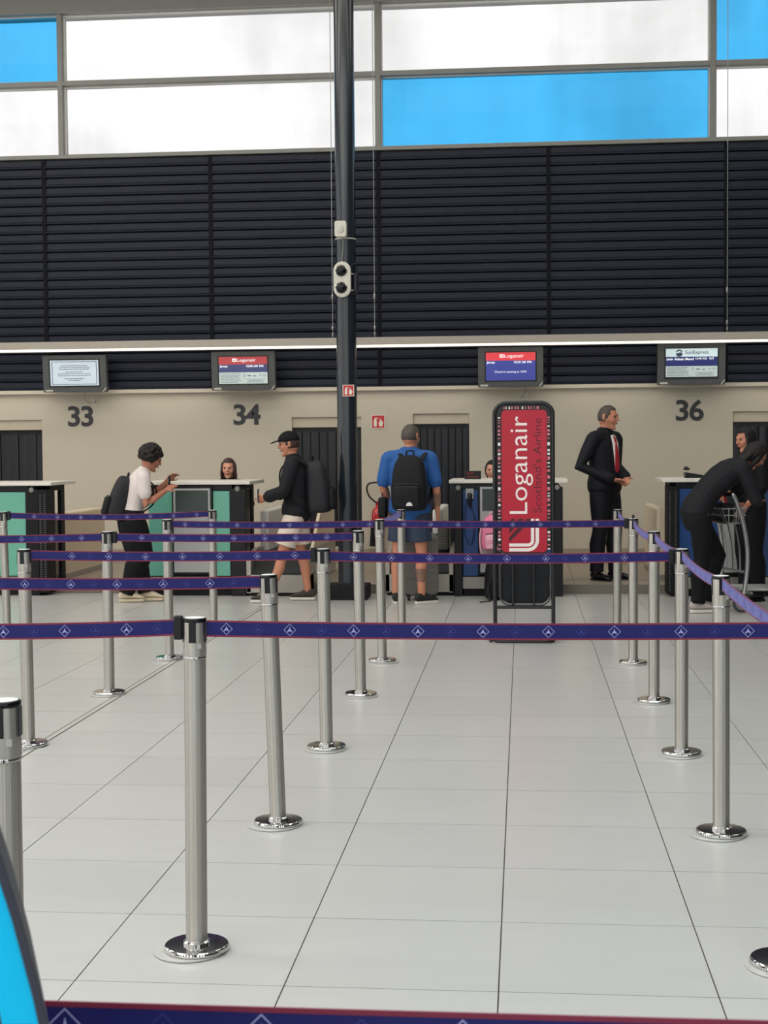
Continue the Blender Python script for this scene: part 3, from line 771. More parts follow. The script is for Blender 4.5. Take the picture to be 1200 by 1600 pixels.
# small things on the counters
t = thing('desk_display', 'small dark display with red characters on the blue counter beside the sign stand', 'display', (-0.51, 15.12, 1.178))
MB().box(-0.085, 0.085, -0.02, 0.02, 0.0, 0.085).build('housing', 'black_plastic', t, bevel=0.004)
merge(text_mb('10:05', width=.08, height=.022, cx=-.03, cz=.06, y=-.021), dashes(-.06, .06, .02, .008, 3, -.0205)).build('characters', 'led_red', t, smooth=False)
t = thing('barcode_scanner', 'handheld scanner with blue cord hanging on the blue counter front', 'scanner', (-0.53, CY - 0.002, 0.985))
MB().box(-0.042, 0.042, -0.028, 0, 0.0, 0.105).build('holder', 'strip_metal', t, bevel=0.006)
MB().loft([(0, -0.04, 0.045), (0.0, -0.05, 0.0), (0.004, -0.035, -0.07)], [(.028, .02), (.022, .018), (.016, .016)], 12, (1, 0, 0)).build('handset', 'black_plastic', t)
MB().tube(smoothpath([(0.004, -0.035, -0.08), (0.05, -0.03, -0.2), (0.03, -0.03, -0.4), (0.0, -0.03, -0.46), (-0.05, -0.03, -0.36), (-0.05, -0.03, -0.18), (-0.03, -0.02, 0.02)]), 0.007, 6).build('cord', 'cord_blue', t)
t = thing('desk_telephone', 'small dark telephone on the worktop of the counter at the right', 'telephone', (1.72, 15.1, 1.178))
MB().prism([(-.09, 0), (.09, 0), (.09, .03), (-.09, .06)], -0.08, 0.09).build('base', 'black_plastic', t, bevel=0.005)
MB().loft([(-.07, -.05, .09), (-.075, 0, .105), (-.07, .06, .09)], [(.03, .014), (.02, .012), (.03, .014)], 10, (1, 0, 0)).build('handset', 'bag_dark', t)

# ============================================================ LOW DIVIDERS
for x0, x1, lab in ((-5.155, -4.975, 'low beige partition beside the black column of the far left counter'), (-2.81, -2.72, 'low pale partition between teal counter and baggage conveyor'),
                    (-0.955, -0.865, 'low white partition standing behind the grey ribbed suitcase'), (1.40, 1.50, 'low beige partition beside the right hand counter')):
    z1 = 0.82 if x0 < -3 else 0.845
    t = thing('partition', lab, 'partition', ((x0 + x1) / 2, 15.6, PZ), 0, 'low partitions')
    h = (x1 - x0) / 2; H_ = z1 - PZ
    MB().box(-h, h, 0, 1.6, 0, H_).build('panel', 'divider' if x0 < -3 or x0 > 1 else 'case_white', t, bevel=0.02)
    MB().box(-h - .004, h + .004, -.004, 1.604, 0, 0.06).build('foot_strip', 'kick_steel', t, smooth=False)

# ============================================================ CONVEYORS
def conveyor(x0, x1, y0, label, guard):
    t = thing('baggage_conveyor', label, 'conveyor', ((x0 + x1) / 2, y0, 0), 0, 'baggage conveyors'); h = (x1 - x0) / 2
    D = STEP - 0.01 - y0; L2 = 16.9 - y0
    MB().box(-h, h, 0, D, 0.035, 0.22).build('front_apron', 'conveyor_steel', t, bevel=0.006)
    MB().box(-h + .02, h - .02, 0.02, D, 0, 0.035).build('plinth', 'black_matt', t, smooth=False)
    # sloping belt bed then flat bed to the wall
    q = MB(); q.prism([(0, .22), (L2, .30), (L2, .42), (0.35, .42), (0.0, .24)], -h + .055, h - .055)
    q.xform(Matrix(((0, 1, 0, 0), (1, 0, 0, 0), (0, 0, 1, 0), (0, 0, 0, 1)))).build('belt', 'belt_rubber', t)
    for sgn in (-1, 1):
        xa = sgn * h; xb = sgn * (h - .05); lo_, hi_ = min(xa, xb), max(xa, xb)
        r = MB(); r.prism([(0, .03), (D, .03), (D, PZ + .01), (L2, PZ + .01), (L2, .47), (0.36, .47), (0.0, .385)], lo_, hi_)
        r.xform(Matrix(((0, 1, 0, 0), (1, 0, 0, 0), (0, 0, 1, 0), (0, 0, 0, 1)))).build('side_frame', 'conveyor_steel', t, bevel=0.006)
    if guard:
        r = MB(); r.prism([(0.36, .47), (L2, .47), (L2, .95), (1.15, .95)], h - .045, h - .01)
        r.xform(Matrix(((0, 1, 0, 0), (1, 0, 0, 0), (0, 0, 1, 0), (0, 0, 0, 1)))).build('side_guard', 'divider', t, smooth=False, bevel=0.004)
    MB().cyl((-h + .055, 0.035, .22), (h - .055, 0.035, .22), 0.028, n=16).build('roller', 'black_plastic', t)
    return t
conveyor(-2.815, -2.16, 14.80, 'baggage conveyor with black belt and steel sides, behind the man in shorts and cap', True)
conveyor(-1.40, -0.70, 14.90, 'baggage conveyor behind the man in the blue shirt', False)

# ============================================================ FIRE EXTINGUISHER
t = thing('fire_extinguisher', 'red fire extinguisher with black hose hung on the beige wall', 'extinguisher', (-1.745, WALL - 0.095, 0.34))
MB().lathe([(0.02, 0.0), (0.072, 0.004), (0.076, 0.03), (0.076, 0.36), (0.068, 0.41), (0.042, 0.445), (0.028, 0.455), (0.026, 0.47)], n=28).build('cylinder', 'ext_red', t)
MB().lathe([(0.022, 0.47), (0.026, 0.475), (0.026, 0.51), (0.016, 0.52)], n=18).build('valve', 'ext_red', t)
b = MB(); b.loft([(0.0, 0, 0.515), (0.06, 0, 0.53), (0.15, 0, 0.50)], [(.012, .008)] * 3, 8, (0, 1, 0)); b.loft([(0.0, 0, 0.49), (0.06, 0, 0.485), (0.13, 0, 0.46)], [(.012, .008)] * 3, 8, (0, 1, 0)); b.build('lever', 'ext_red', t)
MB().tube(smoothpath([(-0.01, -.02, 0.5), (-0.10, -.02, 0.58), (-0.13, -.02, 0.68), (-0.09, -.02, .74), (0.05, -.02, .74), (0.13, -.02, .66), (0.14, -.03, .5), (0.12, -.05, .36), (0.02, -.085, .2)], 5), 0.011, 8).build('hose', 'black_plastic', t)
MB().loft([(-0.058, -.06, 0.27), (-0.06, -.06, 0.12), (-0.062, -.06, -0.02)], [.024, .028, .036], 14, (1, 0, 0), 'flat').build('horn', 'black_plastic', t)
MB().box(-0.03, 0.03, 0.07, 0.095, 0.1, 0.34).build('wall_bracket', 'black_plastic', t)
MB().lathe([(0.0765, 0.14), (0.0768, 0.142), (0.0768, 0.28), (0.0765, 0.282)], n=28).build('label_band', 'fire_white', t)

# ============================================================ SIGN STAND
t = thing('sign_stand', 'tall red airline sign in a black tubular stand with bag gauge below', 'sign', (0.008, 11.3, 0))
def fcurve(x0, x1, z0, z1, r): return [(x, 0, z) for x, z in rrect(x0, x1, z0, z1, r, 7)]
W_ = 0.222
top = [(-W_, 0, 0.03)] + [(-W_, 0, 1.75)] + [(-W_ + .09 - .09 * math.cos(R(a)), 0, 1.75 + .09 * math.sin(R(a))) for a in range(10, 90, 10)] + [(-W_ + .09, 0, 1.84), (W_ - .09, 0, 1.84)] + [(W_ - .09 + .09 * math.sin(R(a)), 0, 1.75 + .09 * math.cos(R(a))) for a in range(10, 90, 10)] + [(W_, 0, 1.75), (W_, 0, 0.03)]
MB().tube(top, 0.0155, 10).build('frame', 'frame_black', t)
MB().tube(smoothpath([(-W_, 0, 0.04), (-W_, 0.01, 0.016), (-W_ + .05, -0.02, 0.014), (0.0, -0.02, 0.014), (W_ - .05, -0.02, 0.014), (W_, 0.01, 0.016), (W_, 0, 0.04)], 4), 0.0125, 8).build('foot_bar', 'frame_black', t)
MB().tube(smoothpath([(-W_, 0, 0.04), (-W_ - .035, 0.03, .014), (-W_ - .045, 0.25, .014), (-W_ + .04, 0.34, .014), (W_ - .04, 0.34, .014), (W_ + .01, 0.25, .014), (W_, 0, 0.04)], 4), 0.0125, 8).build('foot_loop', 'frame_black', t)
b = MB().prism(rrect(-0.207, 0.207, 0.685, 1.826, 0.078, 8), -0.006, 0.010).build('border_panel', 'sign_black', t, bevel=0.002)
MB().prism(rrect(-0.168, 0.176, 0.70, 1.785, 0.03, 5), -0.009, -0.006).build('red_panel', 'sign_red', t, smooth=False)
rnd = random.Random(4); dsh = MB(); dw = MB()
z = 0.72
while z < 1.76:
    hh_ = rnd.choice([.006, .010, .016, .024]); 
    for xx in (-0.186, 0.190):
        (dsh if rnd.random() < .6 else dw).prism([(xx - .009, z), (xx + .009, z), (xx + .009, z + hh_), (xx - .009, z + hh_)], -0.0075, -0.006)
    z += hh_ + rnd.choice([.012, .02, .028])
x = -0.15
while x < 0.14:
    ww_ = rnd.choice([.006, .01, .016]); (dsh if rnd.random() < .6 else dw).prism([(x, 1.793), (x + ww_, 1.793), (x + ww_, 1.811), (x, 1.811)], -0.0075, -0.006); x += ww_ + rnd.choice([.01, .016, .024])
dsh.build('border_pattern_pink', 'sign_pink', t, smooth=False); dw.build('border_pattern_white', 'sign_white', t, smooth=False)
text_mb('Loganair', width=0.745, height=0.178, rot=R(90), cx=-0.018, cz=1.366, y=-0.0100, bold=-0.004).build('name_lettering', 'sign_white', t, smooth=False)
text_mb("Scotland's Airline", width=0.72, height=0.062, rot=R(90), cx=0.103, cz=1.362, y=-0.0100, bold=-0.008).build('slogan_lettering', 'sign_dark_text', t, smooth=False)
# emblem: two white sweeping bands and black diagonal bars
def band(r, wd):
    out = [(-0.112, 0.79 - r), (0.03, 0.79 - r)]; inn = [(-0.112, 0.79 - r + wd), (0.03, 0.79 - r + wd)]
    for a in range(10, 91, 10):
        out.append((0.03 + r * math.sin(R(a)), 0.79 - r * math.cos(R(a)))); inn.append((0.03 + (r - wd) * math.sin(R(a)), 0.79 - (r - wd) * math.cos(R(a))))
    out.append((0.03 + r, 0.955)); inn.append((0.03 + r - wd, 0.955))
    return out, inn
b = MB()
for r_, wd in ((0.085, 0.026), (0.048, 0.024)):
    o_, i_ = band(r_, wd); m_ = len(o_)
    b.add([(x, -0.0100, z) for x, z in o_] + [(x, -0.0100, z) for x, z in i_], [(i, i + 1, m_ + i + 1, m_ + i) for i in range(m_ - 1)])
b.build('emblem_white', 'sign_white', t, smooth=False)
b = MB()
for q in ([(-.112, .905), (-.062, .955), (-.092, .955), (-.112, .935)], [(-.112, .84), (.0, .955), (-.038, .955), (-.112, .878)], [(-.112, .775), (.052, .94), (.052, .955), (.022, .955), (-.112, .815)]):
    b.add([(x, -0.0100, z) for x, z in q], [tuple(range(len(q)))])
b.build('emblem_bars', 'sign_dark_text', t, smooth=False)
g = MB().prism(rrect(-0.175, 0.195, 0.30, 0.655, 0.075, 7), 0.03, 0.21).build('gauge_box', 'gauge_panel', t, bevel=0.006)
MB().loft(fcurve(-0.185, 0.203, 0.292, 0.660, 0.08), [0.0075] * 32, 7, (0, 1, 0), None, True).build('gauge_rim', 'monitor_grey', t)
for xx in (-0.085, 0.075): MB().tube([(xx, -0.004, 0.275), (xx, -0.004, 0.675)], 0.009, 8).build('gauge_bar', 'frame_black', t)
MB().tube([(-W_, 0, 0.275), (W_, 0, 0.275)], 0.013, 8).build('cross_bar', 'frame_black', t)
MB().tube([(-W_, 0, 0.675), (W_, 0, 0.675)], 0.013, 8).build('cross_bar', 'frame_black', t)
b = MB(); b.box(-.03, .05, -.004, 0.0, 1.852, 1.857); 

# ============================================================ LUGGAGE
def rbox(mb, x0, x1, y0, y1, z0, z1, r, k=5):
    """box with large rounded vertical profile: rounded rect in XZ, swept in Y with softened ends"""
    e = min(r * .6, (y1 - y0) * .35); n = 4 * (k + 1)
    rings = []
    for yy, ins in ((y0, e), (y0 + e * .3, e * .3), (y0 + e, 0), (y1 - e, 0), (y1 - e * .3, e * .3), (y1, e)):
        rings.append([(x, yy, z) for x, z in rrect(x0 + ins, x1 - ins, z0 + ins, z1 - ins, max(r - ins * .6, .002), k)])
    vs = [p for q in rings for p in q]; fs = [tuple(range(n)), tuple(reversed(range(5 * n, 6 * n)))]
    for i in range(5):
        for j in range(n): fs.append((i * n + j, i * n + n + j, i * n + n + (j + 1) % n, i * n + (j + 1) % n))
    return mb.add(vs, fs)
t = thing('suitcase', 'grey ribbed hard shell suitcase standing by the legs of the man in the blue shirt', 'suitcase', (-1.005, 14.50, 0), R(6))
rbox(MB(), -0.165, 0.165, -0.12, 0.12, 0.055, 0.66, 0.045).build('shell', 'case_grey', t)
b = MB()
for i in range(30):
    z = 0.09 + i * 0.0182
    b.loft([(-0.15, -0.121, z), (-0.05, -0.123, z + .004), (0.05, -0.123, z - .003), (0.15, -0.121, z)], [(.0055, .004)] * 4, 6, (0, 0, 1))
    for sx in (-1, 1): b.loft([(sx * .166, -0.09, z), (sx * .166, 0.09, z)], [(.0055, .004)] * 2, 6, (0, 0, 1))
tag(b.build('ribs', 'case_grey', t), kind='stuff')
MB().box(-0.167, 0.167, -0.004, 0.004, 0.06, 0.655).build('zip_band', 'black_plastic', t)
MB().tube(smoothpath([(-.05, 0, .655), (-.04, 0, .69), (.04, 0, .69), (.05, 0, .655)]), 0.008, 6).build('handle', 'black_plastic', t)
b = MB(); b.tube([(-.08, .08, .65), (-.08, .08, .86), (.08, .08, .86), (.08, .08, .65)], .008, 6); b.build('pull_handle', 'frame_grey', t)
for sx in (-1, 1):
    for sy_ in (-1, 1):
        b = MB(); b.cyl((sx * .125 - .012, sy_ * .085, .028), (sx * .125 + .012, sy_ * .085, .028), .028, n=16); b.box(sx * .125 - .02, sx * .125 + .02, sy_ * .085 - .015, sy_ * .085 + .015, .03, .06); b.build('wheel', 'black_plastic', t)

def ribbed_case(label, loc, hx, hy, h, m, rib, nrib):
    t = thing('suitcase', label, 'suitcase', loc)
    rbox(MB(), -hx, hx, -hy, hy, 0.0, h, 0.03).build('shell', m, t)
    b = MB()
    for i in range(nrib):
        z = 0.03 + i * (h - .06) / (nrib - 1)
        b.loft([(-hx * .85, -hy - .001, z), (0, -hy - .003, z + .004), (hx * .85, -hy - .001, z)], [(.0055, .004)] * 3, 6, (0, 0, 1))
        for sx in (-1, 1): b.loft([(sx * (hx + .001), -hy * .8, z), (sx * (hx + .001), hy * .8, z)], [(.0055, .004)] * 2, 6, (0, 0, 1))
    tag(b.build('ribs', rib, t), kind='stuff')
    MB().tube(smoothpath([(0, -.06, h), (0, -.05, h + .03), (0, .05, h + .03), (0, .06, h)]), 0.008, 6).build('handle', 'black_plastic', t)
    return t
ribbed_case('dark ribbed suitcase lying on the conveyor beside the blue counter column', (-.825, 15.42, .423), .055, .17, .28, 'bag_dark', 'case_grey', 14)

def backpack(name, label, loc, rz, wd, dp, ht, m1, m2, pocket=True, straps=True, group=None, tilt=0.0, strap_reach=0.18):
    """local: back panel faces +Y (towards the wearer), pocket faces -Y, base at z=0"""
    t = thing(name, label, 'backpack', loc, rz, group)
    t.rotation_euler = (tilt, 0, rz)
    b = MB()
    prof = [(0.0, .78, .70), (0.06, .96, .95), (0.25, 1.0, 1.0), (0.5, .97, .92), (0.75, .88, .74), (0.9, .72, .55), (0.985, .40, .3)]
    vs = []; n = 20; fs = []
    for f, sx, sy_ in prof:
        for j in range(n):
            a = 2 * math.pi * j / n; c, s = math.cos(a), math.sin(a)
            ex = 2 / 3.4
            x_ = math.copysign(abs(c) ** ex, c) * wd / 2 * sx; y_ = math.copysign(abs(s) ** ex, s) * dp / 2 * (sy_ if s < 0 else .9 + .1 * sx)
            vs.append((x_, y_, f * ht))
    m = len(prof)
    for i in range(m - 1):
        for j in range(n): fs.append((i * n + j, i * n + (j + 1) % n, (i + 1) * n + (j + 1) % n, (i + 1) * n + j))
    fs.append(tuple(reversed(range(n)))); fs.append(tuple(range((m - 1) * n, m * n)))
    o = b.add(vs, fs).build('body', m1, t, ang=70)
    sub = o.modifiers.new('soft', 'SUBSURF'); sub.levels = 1; sub.render_levels = 2
    if pocket:
        b = MB(); rbox(b, -wd * .36, wd * .36, -dp * .66, -dp * .40, ht * .06, ht * .46, wd * .12); b.build('front_pocket', m2, t, ang=60)
        MB().tube(smoothpath([(-wd * .34, -dp * .52, ht * .47), (0, -dp * .60, ht * .485), (wd * .34, -dp * .52, ht * .47)]), 0.006, 6).build('zip', 'black_plastic', t)
    MB().tube(smoothpath([(-.035, dp * .2, ht * .97), (-.03, dp * .2, ht * 1.05), (.03, dp * .2, ht * 1.05), (.035, dp * .2, ht * .97)]), 0.008, 6).build('top_loop', m2, t)
    if straps:
        for sx in (-1, 1):
            pts = smoothpath([(sx * wd * .28, dp * .40, ht * .90), (sx * wd * .36, dp * .5 + strap_reach * .55, ht * 1.02), (sx * wd * .40, dp * .5 + strap_reach * 1.25, ht * .86), (sx * wd * .44, dp * .5 + strap_reach * 1.30, ht * .55), (sx * wd * .48, dp * .5 + strap_reach * .7, ht * .28), (sx * wd * .42, dp * .42, ht * .12)], 4)
            MB().loft(pts, [(.024, .008)] * len(pts), 8, (1, 0, 0)).build('strap', m2, t)
    return t
t = backpack('backpack', 'pink backpack with pale straps hanging on the blue counter behind the sign stand', (-0.285, 14.665, 0.475), R(8), 0.27, 0.16, 0.36, 'pink', 'pink_pale', straps=False)
text_mb('LOVE', width=.088, height=.042, cx=-.045, cz=.09, y=-0.1075).build('lettering', 'pink_deep', t, smooth=False)
MB().tube(smoothpath([(-.12, -.05, .28), (-.15, -.06, .16), (-.145, -.06, .02), (-.13, -.05, -.02)]), .006, 6).build('drawstring', 'pink_pale', t)
MB().tube(smoothpath([(0.02, .04, .35), (0.05, .06, .5), (0.08, 0.10, .655), (0.08, .14, .655)]), .008, 6).build('hanging_strap', 'pink_pale', t)
t = backpack('backpack', 'black backpack standing on the floor left of the sign stand', (-0.245, 14.55, 0.0), R(20), 0.27, 0.2, 0.44, 'bag_black', 'black_matt', straps=False)
MB().loft(smoothpath([(-.10, -.06, .2), (-.14, -.11, .1), (-.14, -.17, .012), (-.2, -.21, .008), (-.27, -.25, .006)]), [(.014, .004)] * 17, 6, (1, 0, 0)).build('loose_strap', 'black_matt', t)

# ---- tall cyan bag beside the photographer
t = thing('travel_bag', 'bright cyan edged tall dark bag in the near left corner', 'bag', (-0.567, 1.028, 0), R(22))
def outline(ins):
    pr = [(0.02, 0.235), (0.3, 0.250), (0.7, 0.250), (0.9, 0.236), (1.0, 0.219), (1.05, 0.211), (1.10, 0.202), (1.16, 0.188), (1.22, 0.171), (1.28, 0.148), (1.33, 0.120), (1.37, 0.085), (1.395, 0.045)]
    rt = [(max(r - ins, .01), z - (ins if z > 1.3 else 0) + (ins if z < .1 else 0)) for z, r in pr]
    return rt + [(-x, z) for x, z in rt[::-1]]
MB().prism(outline(0.0), -0.06, 0.10).build('body', 'cyan_trim', t, bevel=0.004)
MB().ringprism(outline(0.001), outline(0.0065), -0.068, -0.055).build('edge_piping', 'cyan_trim', t)
MB().ringprism(outline(0.0065), outline(0.032), -0.066, -0.058).build('cyan_band', 'cyan', t)
MB().tube(smoothpath([(-.05, 0, 1.38), (-.05, 0, 1.43), (.05, 0, 1.43), (.05, 0, 1.38)]), .01, 6).build('carry_loop', 'black_matt', t)

# ============================================================ LUGGAGE TROLLEY
CRZ = math.atan2(.30, .954)
t = thing('luggage_trolley', 'chrome airport luggage trolley with wire basket, at the right edge', 'trolley', (1.875, 13.70, 0), CRZ)
for sy_ in (-1, 1):
    pts = smoothpath([(0.02, sy_ * .26, .12), (.055, sy_ * .26, .34), (.06, sy_ * .26, .56), (.02, sy_ * .26, .80), (-.04, sy_ * .25, .99), (-.07, sy_ * .24, 1.06)], 4)
    MB().loft(pts, [(.019, .024)] * len(pts), 10, (1, 0, 0)).build('upright', 'cart_steel', t)
MB().tube([(-.07, -.25, 1.06), (-.07, .25, 1.06)], .019, 10).build('handle_bar', 'black_plastic', t)
MB().tube([(.055, -.26, .36), (.055, .26, .36)], .012, 8).build('cross_tube', 'cart_steel', t)
for yy in (-.13, 0.02, .15): MB().tube(smoothpath([(.0, yy, .80), (.045, yy, .58), (.055, yy, .36)]), .007, 6).build('back_rod', 'cart_steel', t)
b = MB()
def loop(z, x0, x1, y_): return [(x0, -y_, z), (x1, -y_, z), (x1, y_, z), (x0, y_, z)]
for z, x0, x1, y_ in ((.935, -.17, .06, .24), (.875, -.15, .055, .235), (.80, -.11, .045, .22)):
    b.loft(loop(z, x0, x1, y_), [.0055] * 4, 6, (0.2, 0.3, .9), None, True)
for i in range(9):
    yy = -.21 + i * .0525; b.tube([(-.17, yy * 1.06, .935), (-.11, yy, .80), (.045, yy, .80), (.06, yy * 1.06, .935)], .0045, 6)
for xx in (-.1, -.03, .03):
    for sy_ in (-1, 1): b.tube([(xx * 1.1, sy_ * .24, .935), (xx, sy_ * .22, .80)], .0045, 6)
b.build('basket', 'cart_steel', t)
for i in range(6):
    yy = -.25 + i * .1; MB().loft([(.03, yy, .20), (.45, yy, .19), (.92, yy * .75, .18)], [(.017, .010)] * 3, 8, (0, 1, 0)).build('deck_bar', 'cart_steel', t)
for xx in (.1, .5, .88): MB().tube([(xx, -.27, .172), (xx, .27, .172)], .012, 8).build('deck_cross_bar', 'cart_steel', t)
for sy_ in (-1, 1):
    w_ = MB().loft([(.0 + .075 * math.cos(a), sy_ * .27, .0865 + .075 * math.sin(a)) for a in [2 * math.pi * i / 28 for i in range(28)]], [(.016, .0115)] * 28, 8, (0, 1, 0), None, True).build('wheel', 'wheel_rubber', t)
    MB().cyl((0, sy_ * .27 - .012, .0865), (0, sy_ * .27 + .012, .0865), .064, n=22).build('hub', 'cart_steel', w_)
    MB().loft([(0, sy_ * .295, .0865), (.005, sy_ * .29, .14), (.03, sy_ * .265, .17)], [(.02, .008)] * 3, 8, (1, 0, 0)).build('wheel_fork', 'cart_steel', t)
b = MB(); b.cyl((.84, -.015, .05), (.84, .015, .05), .05, n=20); b.build('front_wheel', 'wheel_rubber', t)
MB().box(.82, .86, -.03, .03, .05, .18).build('front_fork', 'cart_steel', t)
t = thing('handbag', 'dark handbag with red handle lying in the trolley basket', 'bag', (1.83, 13.69, .809), CRZ)
rbox(MB(), -.085, .035, -.15, .15, 0.0, .17, .03).build('body', 'bag_black', t, ang=60)
MB().tube(smoothpath([(-.03, -.10, .16), (-.03, -.10, .22), (-.03, 0, .28), (-.03, .1, .22), (-.03, .1, .16)]), .012, 8).build('handle', 'strap_red', t)

# ============================================================ BELT POSTS
PH = 1.004
post0 = thing('belt_post', 'x', 'post', (0, 0, 0))
MB().lathe([(0.030, 0.002), (0.103, 0.002), (0.106, 0.005), (0.1055, 0.008), (0.04, 0.0085)], (-0.022, -0.008, -0.002), 40).build('floor_plate', 'plate_steel', post0)
MB().lathe([(0.093, 0.006), (0.0965, 0.008), (0.098, 0.013), (0.0968, 0.0185), (0.0945, 0.0215), (0.0925, 0.0225), (0.034, 0.0228)], n=56).build('base_disc', 'chrome_bright', post0, ang=14)
MB().lathe([(0.040, 0.0225), (0.040, 0.030), (0.033, 0.034), (0.0325, 0.036)], n=32).build('base_collar', 'chrome_bright', post0)
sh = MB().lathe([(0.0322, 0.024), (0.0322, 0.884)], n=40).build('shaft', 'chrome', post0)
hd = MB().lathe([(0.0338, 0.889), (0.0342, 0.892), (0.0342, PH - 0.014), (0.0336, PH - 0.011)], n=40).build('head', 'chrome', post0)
MB().lathe([(0.0322, 0.882), (0.0344, 0.883), (0.0346, 0.887), (0.0338, 0.890)], n=40).build('ring', 'chrome_bright', post0)
MB().lathe([(0.0345, PH - 0.012), (0.0352, PH - 0.010), (0.0352, PH - 0.003), (0.033, PH), (0.0, PH + 0.0004)], n=40).build('cap', 'black_gloss', post0)
MB().lathe([(0.0295, PH), (0.0295, PH + .0012), (0.028, PH + .0016)], n=32).build('cap_glare', 'cap_glare', post0)  # pale disc painted in for the white glare on the black cap
b = MB().box(-0.011, 0.011, -0.0348, -0.030, 0.932, 0.992).build('belt_slot', 'black_plastic', post0, bevel=0.001)
for i in (1, 2, 3):
    c = b.copy(); COL.objects.link(c); c.parent = post0; c.rotation_euler = (0, 0, R(90 * i))
for a in (35, 215):
    q = MB().box(-0.006, 0.006, -0.0352, -0.033, 0.915, 0.93).build('catch', 'plate_steel', post0); q.rotation_euler = (0, 0, R(a))

XA, XB, XC, XD = -0.98, -2.53, 0.757, -4.22
POSTS = {
 'A0': (XA - .06, 2.853, 0, 0, 'nearest chrome belt post, cut by the left edge behind the cyan bag'),
 'A1': (XA, 4.289, .1, 0.4, 'large chrome belt post with its whole base in view, left of centre'),
 'A2': (XA, 5.775, .5, -1.7, 'chrome belt post tilting clearly to the left, behind the large one'),
 'A3': (XA - .003, 7.259, .9, -.5, 'chrome belt post before the pillar foot, black belt clip on its left'),
 'A4': (XA - .004, 8.843, 1.2, -.5, 'chrome belt post just right of the pillar, where a belt from the left ends'),
 'A5': (XA - .008, 10.264, 2.0, -.8, 'chrome belt post in front of the fire extinguisher'),
 'A6': (XA, 11.86, 0, 0, 'farthest belt post of the middle row, before the man in the blue shirt'),
 'B3': (XB + .015, 7.253, .3, -.4, 'chrome belt post at the far left whose base stands on the floor joint'),
 'B4': (XB - .01, 8.815, .7, 0, 'chrome belt post with black clip on its right, before the baggy black trousers'),
 'B5': (XB, 10.328, .2, -.3, 'chrome belt post in front of the teal counter panel, third of the left row'),
 'B6': (XB - .01, 11.899, .0, 0, 'thin far belt post at the end of the left row, before the grey cabinet'),
 'D6': (XD, 11.70, 0, -1.2, 'thin belt post at the very left edge with a black clip'),
 'C1': (0.748, 4.287, .9, 0, 'belt post at the right edge with only its chrome base in view'),
 'C2': (0.76, 5.73, .2, -.2, 'nearest complete chrome belt post of the right row'),
 'C3': (0.766, 7.219, .6, 0, 'second belt post of the right row, with a belt clip on its left'),
 'C4': (0.764, 8.703, .1, 0, 'third belt post of the right row, carrying belts only front and back'),
 'C5': (0.757, 10.243, .4, 0, 'fourth belt post of the right row, with clip and a black peg on top'),
 'C6': (0.74, 11.733, .1, .3, 'farthest belt post of the right row, in front of the suited man'),
 'B1': (XB, 4.289, .1, 0, 'belt post left of the picture, holding the long near belt'),
 'B2': (XB, 5.775, .1, 0, 'belt post left of the picture, holding the second belt'),
 'D4': (XD, 8.815, .1, 0, 'belt post left of the picture, holding the fourth belt'),
 'A9': (XA, 1.35, .1, 0, 'belt post left of the camera, holding the foreground belt'),
 'C9': (0.76, 1.35, .1, 0, 'belt post right of the camera, holding the foreground belt'),
}
PT = {}
first = True
for k, (x, y, rz, tl, lab) in POSTS.items():
    r_ = post0 if first else copy_tree(post0); first = False
    r_.location = (x, y, 0); tag(r_, lab, 'post', 'chrome belt posts')
    PT[k] = (x, y, R(tl))
    for c in [q for q in bpy.data.objects if q.parent == r_]:
        if c.name.split('.')[0] == 'floor_plate':
            c.rotation_euler = (0, 0, rz * 1.0)
        elif c.name.split('.')[0] not in ('base_disc', 'base_collar'):
            e = c.rotation_euler.copy(); Mx = Euler((0, R(tl), 0)).to_matrix() @ e.to_matrix(); c.rotation_euler = Mx.to_euler()
peg = MB().lathe([(0.009, PH), (0.009, PH + .02), (0.006, PH + .028)], n=12)
o = peg.build('peg', 'black_plastic', [q for q in bpy.data.objects if q.get('label') == POSTS['C5'][4]][0])

